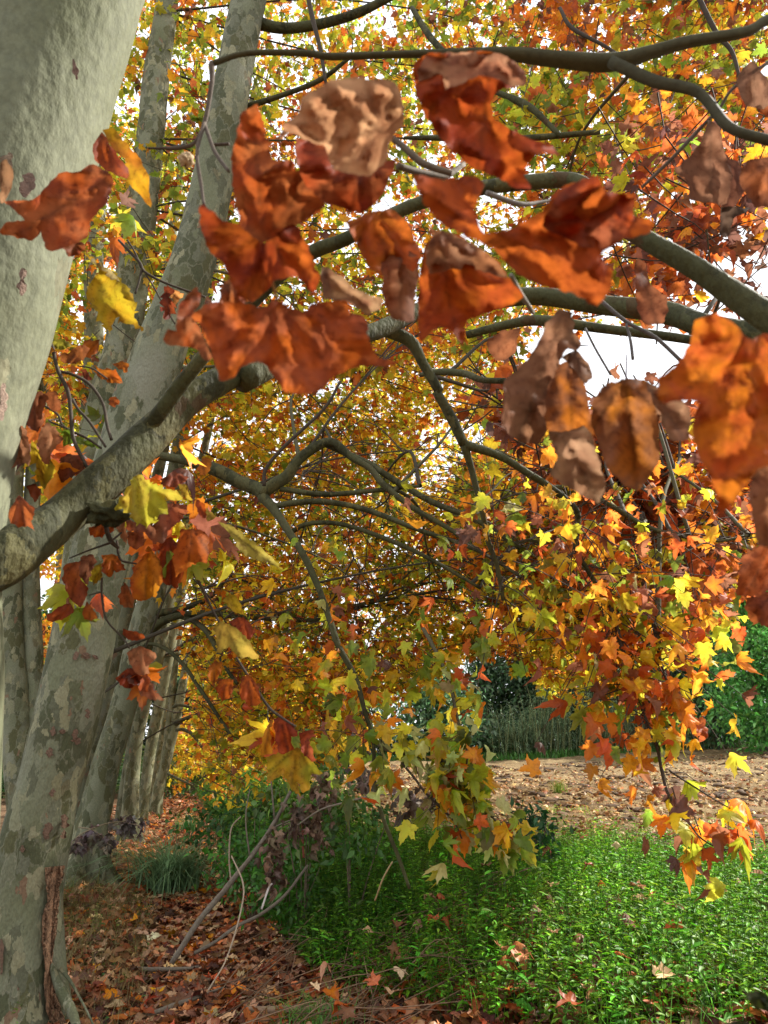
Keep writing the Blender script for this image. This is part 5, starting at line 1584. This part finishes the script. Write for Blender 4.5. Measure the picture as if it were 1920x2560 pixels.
# tangle of thin dry stems under the bank
mb = MB()
for i in range(120):
    px, py = random.uniform(560, 1250), random.uniform(2290, 2560)
    if py < 2290 + (px - 560) * .12: py += 60
    d = ray(px, py); t = (.22 - CAMZ) / d[2]; c = np.array([0, 0, CAMZ]) + d * t
    c[2] = ground_z(c[0], c[1]) + random.uniform(.03, .14)
    a = random.gauss(.35, .8); L_ = random.uniform(.25, .9)
    dd = np.array([math.cos(a), math.sin(a) * .7, random.gauss(.1, .18)]) * L_
    m = c + dd * .5 + np.array([random.gauss(0, .08), random.gauss(0, .08), random.uniform(.02, .18)])
    tube(mb, [c - dd * .5, m, c + dd * .5], [.0035, .003, .0015], seg=4, sub=6, col=np.array((.20, .125, .075)) * random.uniform(.5, 1.5), cap=False)
tag(mb.build('dry_stem_litter', M_TWIG), kind='stuff')

# dead leaf bunches: crumpled grey brown leaves on a bare stem
def dead_bunch(label, fr, pts, Y, n, r, size=(.05, .085), name='dead_leaf_bunch', col=(.12, .09, .07), group='shrivelled dead leaf bunches'):
    P = [at(*cv(fr, x, y), Y)[0] for x, y in pts]
    root = empty(name, tuple(P[0]), label, 'dead leaves', group)
    mb = MB(); C_, _ = tube(mb, P, [.005] * len(P), seg=6, sub=6, col=(.2, .15, .1)); mb.build('stem', M_TWIG, root)
    sv = PALETTE.copy(), PALETTE_EDGE.copy()
    PALETTE[DARK] = col; PALETTE_EDGE[DARK] = np.array(col) * .7; PALETTE[BROWN] = np.array(col) * 1.6; PALETTE_EDGE[BROWN] = np.array(col) * 1.2
    m2 = MB()
    idx = RNG.integers(0, len(C_), n)
    pos = C_[idx] + RNG.normal(size=(n, 3)) * r
    add_leaves(m2, pos, RNG.uniform(*size, n), RNG.choice([DARK, BROWN], size=n, p=[.6, .4]), hi=True, hang=.9, ptemp=[0, .1, .2, .1, .3, .3])
    m2.build('leaves', M_LITTER, root, smooth=False)
    PALETTE[:], PALETTE_EDGE[:] = sv
    return root


dead_bunch('grey brown shrivelled leaves massed on the bank shrub below the green leaf', 'E', [(400, 700), (440, 780), (400, 860), (390, 960), (410, 1040)], 6.2, 85, .055, col=(.115, .075, .05))
dead_bunch('ragged hanging row of dead leaves before the field', 'E', [(850, 790), (880, 840), (930, 850), (990, 800), (1040, 770)], 4.6, 34, .04, col=(.07, .05, .038))
dead_bunch('curled dead leaves drooping low on the bank beside the leaning branch', 'E', [(160, 1030), (190, 1090), (150, 1130), (180, 1210), (170, 1270)], 5.9, 60, .05, col=(.115, .075, .05))
dead_bunch('dead leaves trailing down the middle of the bank shrub', 'E', [(210, 970), (260, 950), (290, 990), (300, 900), (330, 850)], 6.1, 40, .05, col=(.10, .07, .05))
dead_bunch('lone dead leaf cluster under the long drooping limb', 'E', [(560, 500), (600, 600), (620, 680), (640, 740)], 5.2, 30, .05, col=(.1, .08, .06))
dead_bunch('black curled leaves hanging in front of the fourth trunk', 'A', [(780, 1560), (860, 1540), (920, 1550), (990, 1570)], 6.6, 34, .04, size=(.05, .08), col=(.08, .065, .06))
dead_bunch('pair of black curled leaves before the third trunk foot', 'A', [(590, 1660), (640, 1620), (700, 1640)], 6.0, 22, .03, size=(.05, .08), col=(.10, .08, .07))
dead_bunch('small black curled leaf near the foot of the second tree', 'A', [(500, 1700), (540, 1680), (570, 1700)], 5.8, 12, .025, size=(.05, .08), col=(.09, .075, .065))
dead_bunch('dark withered leaf just right of the third trunk', 'A', [(730, 1660), (750, 1690), (770, 1700)], 6.0, 12, .025, size=(.05, .08), col=(.10, .08, .07))
stick('fine arched twig carrying the black leaves before the trunks', 'A', [(470, 1760, 1.6), (520, 1650, 1.6), (640, 1580, 1.6), (760, 1540, 1.6), (870, 1530, 1.4)], Ys=[5.8, 5.9, 6, 6.2, 6.5], col=(.2, .16, .1))
stick('second fine twig crossing behind the black leaves', 'A', [(540, 1570, 1.4), (640, 1590, 1.4), (740, 1660, 1.2)], Ys=[6, 6, 6], col=(.2, .16, .1))

# leafy shrub on the bank (green leaves and a few flowers)
def leaf_cloud(mb, c, r, n, size, col, var=.3, sq=(1, 1, 1), shell=.4):
    d = norm(RNG.normal(size=(n, 3)))
    rad = RNG.uniform(shell, 1, (n, 1)) ** .6
    pos = c + d * rad * np.array(sq) * r * (1 + .25 * RNG.normal(size=(n, 1)))
    dr_ = norm(RNG.normal(size=(n, 3)) + d * .6 - np.array([0, 0, .4]))
    nr_ = RNG.normal(size=(n, 3)) + np.array([0, 0, 1.])
    nr_ = norm(nr_ - dr_ * (nr_ * dr_).sum(1, keepdims=True)); s = np.cross(dr_, nr_)
    sz = RNG.uniform(size[0], size[1], n)
    V = pos[:, None] + sz[:, None, None] * (BP[None, :, 0:1] * 1.4 * s[:, None] + BP[None, :, 1:2] * dr_[:, None] + BP[None, :, 2:3] * nr_[:, None])
    F = BF[None] + (np.arange(n) * len(BP))[:, None, None]
    cl = np.array(col) * np.exp(RNG.normal(size=(n, 1)) * var) * RNG.uniform(.8, 1.25, (n, 3))
    mb.add(V.reshape(-1, 3), F.reshape(-1, 3), np.repeat(np.clip(cl, .003, .8)[:, None], len(BP), 1).reshape(-1, 3))


def shrub(label, px, py, Y, r, n, size, col, sq=(1, 1, 1), name='shrub', flowers=0, group=None, cat='shrub'):
    c = at(px, py, Y)[0]
    gz = ground_z(c[0], c[1])
    root = empty(name, (float(c[0]), float(c[1]), float(gz)), label, cat, group)
    mb = MB()
    for k in range(6):
        a = RNG.normal(size=3) * r * .5
        tube(mb, [np.array([c[0], c[1], gz - .05]), (c + np.array([c[0], c[1], gz])) / 2 + a * .4, c + a], [.008, .006, .003], seg=5, sub=4, col=(.16, .12, .08))
    mb.build('stems', M_TWIG, root)
    mb = MB(); leaf_cloud(mb, c, r, n, size, col, sq=sq); mb.build('leaves', M_GREEN, root, smooth=False)
    for k in range(flowers):
        q = c + norm(RNG.normal(size=3)) * r * np.array([1, 1, .8])
        m = MB()
        for j in range(9):
            a = j * .7
            d = np.array([math.cos(a), math.sin(a), .5]); pz = q + d * .008
            m.add([q, pz + np.array([-d[1], d[0], 0]) * .012, pz + d * .02, pz - np.array([-d[1], d[0], 0]) * .012], [[0, 1, 2], [0, 2, 3]], (.75, .05, .22) if k % 2 == 0 else (.8, .45, .5))
        m.build('flower', M_GREEN, root)
    return root


shrub('bramble like shrub with small pink flowers at the field edge', 880, 2060, 6.6, .33, 420, (.05, .09), (.07, .17, .03), flowers=5)
shrub('dark glossy ivy bush standing at the bank top before the field', 1330, 2085, 6.5, .2, 330, (.05, .085), (.02, .075, .02), sq=(1.1, 1, 1.1), name='ivy_bush')
shrub('leafy green shrub behind the grey dead leaves on the bank', 770, 2010, 6.9, .42, 600, (.06, .1), (.09, .17, .02))
shrub('low leafy bush at the foot of the bank beside the path bend', 640, 2150, 8.2, .42, 800, (.05, .09), (.06, .19, .02), sq=(1.2, 1, .7))
shrub('low bush under the shrivelled leaves at the bank edge', 730, 2235, 7.0, .34, 700, (.045, .08), (.05, .16, .015), sq=(1.2, 1, .7))
shrub('green fern like clump right of the far path', 650, 2060, 9.5, .6, 1100, (.06, .11), (.05, .14, .025), sq=(1.6, 1.2, .6))
shrub('dim green bush closing the far end of the path', 470, 1985, 30, 1.5, 1200, (.14, .24), (.05, .09, .02), sq=(1.8, 1, .7))
c = at(60, 2510, 4.36)[0]
root = empty('ivy_sprig', tuple(c), 'tiny bright ivy sprig climbing the foot of the second tree', 'ivy')
mb = MB(); tube(mb, [trunk_surface(t1, *cv('D', 100, 1850), 4.7, .01), trunk_surface(t1, *cv('D', 150, 1780), 4.7, .012), trunk_surface(t1, *cv('D', 175, 1690), 4.7, .012)], [.0025, .002, .0015], seg=5, sub=5, col=(.1, .14, .03)); mb.build('stem', M_TWIG, root)
mb = MB()
for x, y in ((120, 1840), (145, 1790), (150, 1760), (175, 1690), (135, 1810), (160, 1720)):
    q = trunk_surface(t1, *cv('D', x, y), 4.7, .02)
    leaf_cloud(mb, q, .008, 3, (.025, .035), (.14, .34, .03))
mb.build('leaves', M_GREEN, root, smooth=False)
# low dark leaves at the right edge, close to the camera
def near_sprig(label, polys, Y):
    p0 = at(*cv('c6', *polys[0][-1]), Y)[0]
    root = empty('leafy_sprig', tuple(p0), label, 'sprig')
    class _T: pass
    tt = _T(); tt.root = root
    for i, o in enumerate(polys):
        near_leaf('c6', o, Y, (.03, .06, .015), (.05, .08, .03), seed=200 + i, tree=tt, mat=M_GREEN)
    m = MB(); tube(m, [at(*cv('c6', 1665, polys[0][-1][1] + 5), Y)[0], at(2040, 2560, Y)[0] - np.array([0, 0, .1])], [.003, .003], seg=6, sub=4, col=(.08, .08, .04)); m.build('stem', M_TWIG, root)


near_sprig('blurred dark green leaves poking in at the lower right edge', [[(1560, 1350), (1640, 1350), (1720, 1400), (1700, 1430), (1600, 1420)], [(1480, 1486), (1560, 1470), (1600, 1500), (1500, 1530)]], .8)
near_sprig('small dark leaf pair at the right edge above the nettles', [[(1585, 945), (1620, 950), (1700, 980), (1700, 1000), (1640, 975)]], .85)

# ------------------------------------------------------------------ far side of the field
def far_tree(label, X, Y, H, W, col, n, size, name='tree', trunk_c=(.12, .1, .08), low=.12, lumps=14, sq=1.0, holes=.0, group='trees beyond the field'):
    gz = ground_z(X, Y)
    root = empty(name, (X, Y, gz), label, 'tree', group)
    mb = MB()
    g = np.array([X, Y, gz])
    tube(mb, [g - [0, 0, .3], g + [.1, 0, H * .35], g + [.3, .2, H * .8]], [W * .05 + .06, W * .035 + .05, .04], seg=8, sub=5, col=trunk_c)
    m2 = MB()
    for k in range(lumps):
        h = low + (1 - low) * (k + .5) / lumps
        a = random.uniform(0, 6.28)
        rr = W * .5 * math.sin(min(1, (1.12 - h) * 1.5) * 1.57)
        c = g + np.array([math.cos(a) * rr * random.uniform(.3, .8), math.sin(a) * rr * .6, H * h])
        tube(mb, [g + [.1, 0, max(.5, H * h * .65)], (g + c) / 2 + [0, 0, H * h * .5 - (c - g)[2] * .1], c], [.07, .05, .02], seg=5, sub=4, col=trunk_c)
        leaf_cloud(m2, c, rr * random.uniform(.5, .8) + .4, int(n * 2.4) // lumps, (size[0] * 1.35, size[1] * 1.45), np.array(col) * 1.5 * math.exp(random.gauss(0, .22)), sq=(1, .9, .75 * sq), shell=.15, var=.35)
    mb.build('trunk', M_TWIG, root)
    m2.build('crown', M_GREEN, root, smooth=False)


def wx(px, Y):
    return (px - 960) / FPX * Y / .99


for (lab, px, Y, H, W, col, n, size, kw) in [
        ('dark evergreen, tallest of the dense trees behind the reeds', 1610, 51, 12.5, 8, (.018, .045, .02), 6500, (.18, .34), {}),
        ('second dark evergreen left of the tallest one', 1480, 53, 10.5, 6.5, (.022, .055, .024), 4200, (.18, .34), {}),
        ('sparse grey green tree with sky showing through, left of the evergreens', 1330, 54, 10, 7, (.05, .085, .035), 2600, (.16, .3), dict(holes=.3)),
        ('thin bare topped tree in the gap above the reeds', 1200, 55, 7, 6, (.035, .07, .03), 2200, (.16, .3), {}),
        ('bluish green shrubby tree at the left end of the field', 1090, 50, 5.6, 6, (.07, .14, .06), 2600, (.16, .3), {}),
        ('mid green tree behind the drooping limb', 900, 52, 7.5, 7, (.05, .10, .035), 3000, (.18, .32), {}),
        ('low dark tree filling the gap behind the left reeds', 1300, 56, 7.5, 8, (.02, .05, .02), 4200, (.18, .3), {}),
        ('dark evergreen half hidden by the yellow hanging spray', 1420, 57, 10, 8, (.02, .05, .02), 5200, (.18, .34), {}),
        ('dark bushy tree beyond the path end', 640, 46, 8, 8, (.03, .06, .02), 3000, (.2, .34), {}),
        ('black green tree deep behind the far trunks', 470, 42, 8, 7, (.02, .04, .015), 2600, (.2, .34), {}),
        ('feathery bright green tree at the right with drooping sprays', 1850, 40, 9.2, 6, (.07, .20, .04), 5200, (.12, .26), {}),
        ('yellowing tree top behind the feathery green one', 1900, 46, 13.5, 6, (.22, .30, .06), 3200, (.13, .26), dict(low=.45)),
        ('dense dark green tree cut by the right edge', 2050, 43, 9.5, 7, (.035, .10, .03), 3800, (.16, .3), {}),
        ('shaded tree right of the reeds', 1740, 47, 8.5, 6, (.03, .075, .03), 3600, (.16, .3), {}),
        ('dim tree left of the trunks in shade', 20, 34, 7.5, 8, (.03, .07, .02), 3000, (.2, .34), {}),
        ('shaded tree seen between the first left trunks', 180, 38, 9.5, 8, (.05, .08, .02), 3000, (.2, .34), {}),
        ('olive green tree beyond the left trunks', -180, 30, 7.5, 8, (.05, .10, .02), 2600, (.2, .34), {})]:
    kw = dict(kw); kw.pop('holes', None)
    far_tree(lab, wx(px, Y), Y, H, W, col, n, size, **kw)


def reeds(label, px, Y, W, H, n, col=(.22, .32, .17)):
    X = wx(px, Y); gz = ground_z(X, Y)
    root = empty('reed_clump', (X, Y, gz), label, 'reeds', 'giant reed clumps at the far field edge')
    m1, m2 = MB(), MB()
    for _ in range(n):
        x, y = X + random.uniform(-W / 2, W / 2), Y + random.uniform(-.8, .8)
        h = H * random.uniform(.55, 1.05)
        ln = np.array([random.gauss(0, .12), random.gauss(-.03, .1), 1.0])
        b = np.array([x, y, gz])
        tube(m1, [b, b + ln * h * .5, b + ln * h], [.022, .018, .008], seg=4, sub=2, col=np.array((.2, .22, .1)) * random.uniform(.6, 1.3), cap=False)
        for k in range(19):
            w = random.uniform(.08, 1)
            s = b + ln * h * w
            a = random.uniform(0, 6.28); L_ = random.uniform(.6, 1.3)
            d = np.array([math.cos(a), math.sin(a) * .6, 0])
            side = np.array([-d[1], d[0], .2]) * .028
            c = np.array(col) * math.exp(random.gauss(0, .35))
            V = []
            for i in range(5):
                t = i / 4
                p = s + d * L_ * t * .75 + np.array([0, 0, L_ * (.75 * t - 1.15 * t * t)])
                V += [p - side * (1 - t * .9), p + side * (1 - t * .9)]
            F = []
            for i in range(4):
                q = 2 * i; F += [[q, q + 1, q + 3], [q, q + 3, q + 2]]
            m2.add(V, F, np.clip(c, 0, .8))
    m1.build('canes', M_TWIG, root)
    m2.build('blades', M_GREEN, root)


reeds('tall feathery reed clump under the yellow hanging spray', 1400, 48.5, 4.5, 4.6, 90)
reeds('tallest reed clump with high arching tips', 1540, 48.2, 3.5, 6.2, 90, (.25, .35, .2))
reeds('reed clump at the left end of the field edge', 1270, 49, 3.5, 3.6, 60)
reeds('reed clump right of the rust coloured hanging spray', 1730, 46.5, 4, 3.6, 70, (.2, .31, .16))


def hedge_pt():
    X = random.uniform(-30, 42)
    return X, random.uniform(48.6, 51)


weeds('field_hedge_scrub', 5200, hedge_pt, (.5, 1.9), (.22, .42), (.045, .10, .03), per=9, label=None)
def left_scrub():
    return random.uniform(-26, -9), random.uniform(24, 33)
weeds('shade_scrub', 2600, left_scrub, (.4, 1.8), (.16, .32), (.03, .08, .02), per=9)
weeds('path_end_scrub', 1500, lambda: (random.uniform(-16, -7), random.uniform(33, 40)), (.5, 1.8), (.16, .3), (.06, .09, .02), per=9)
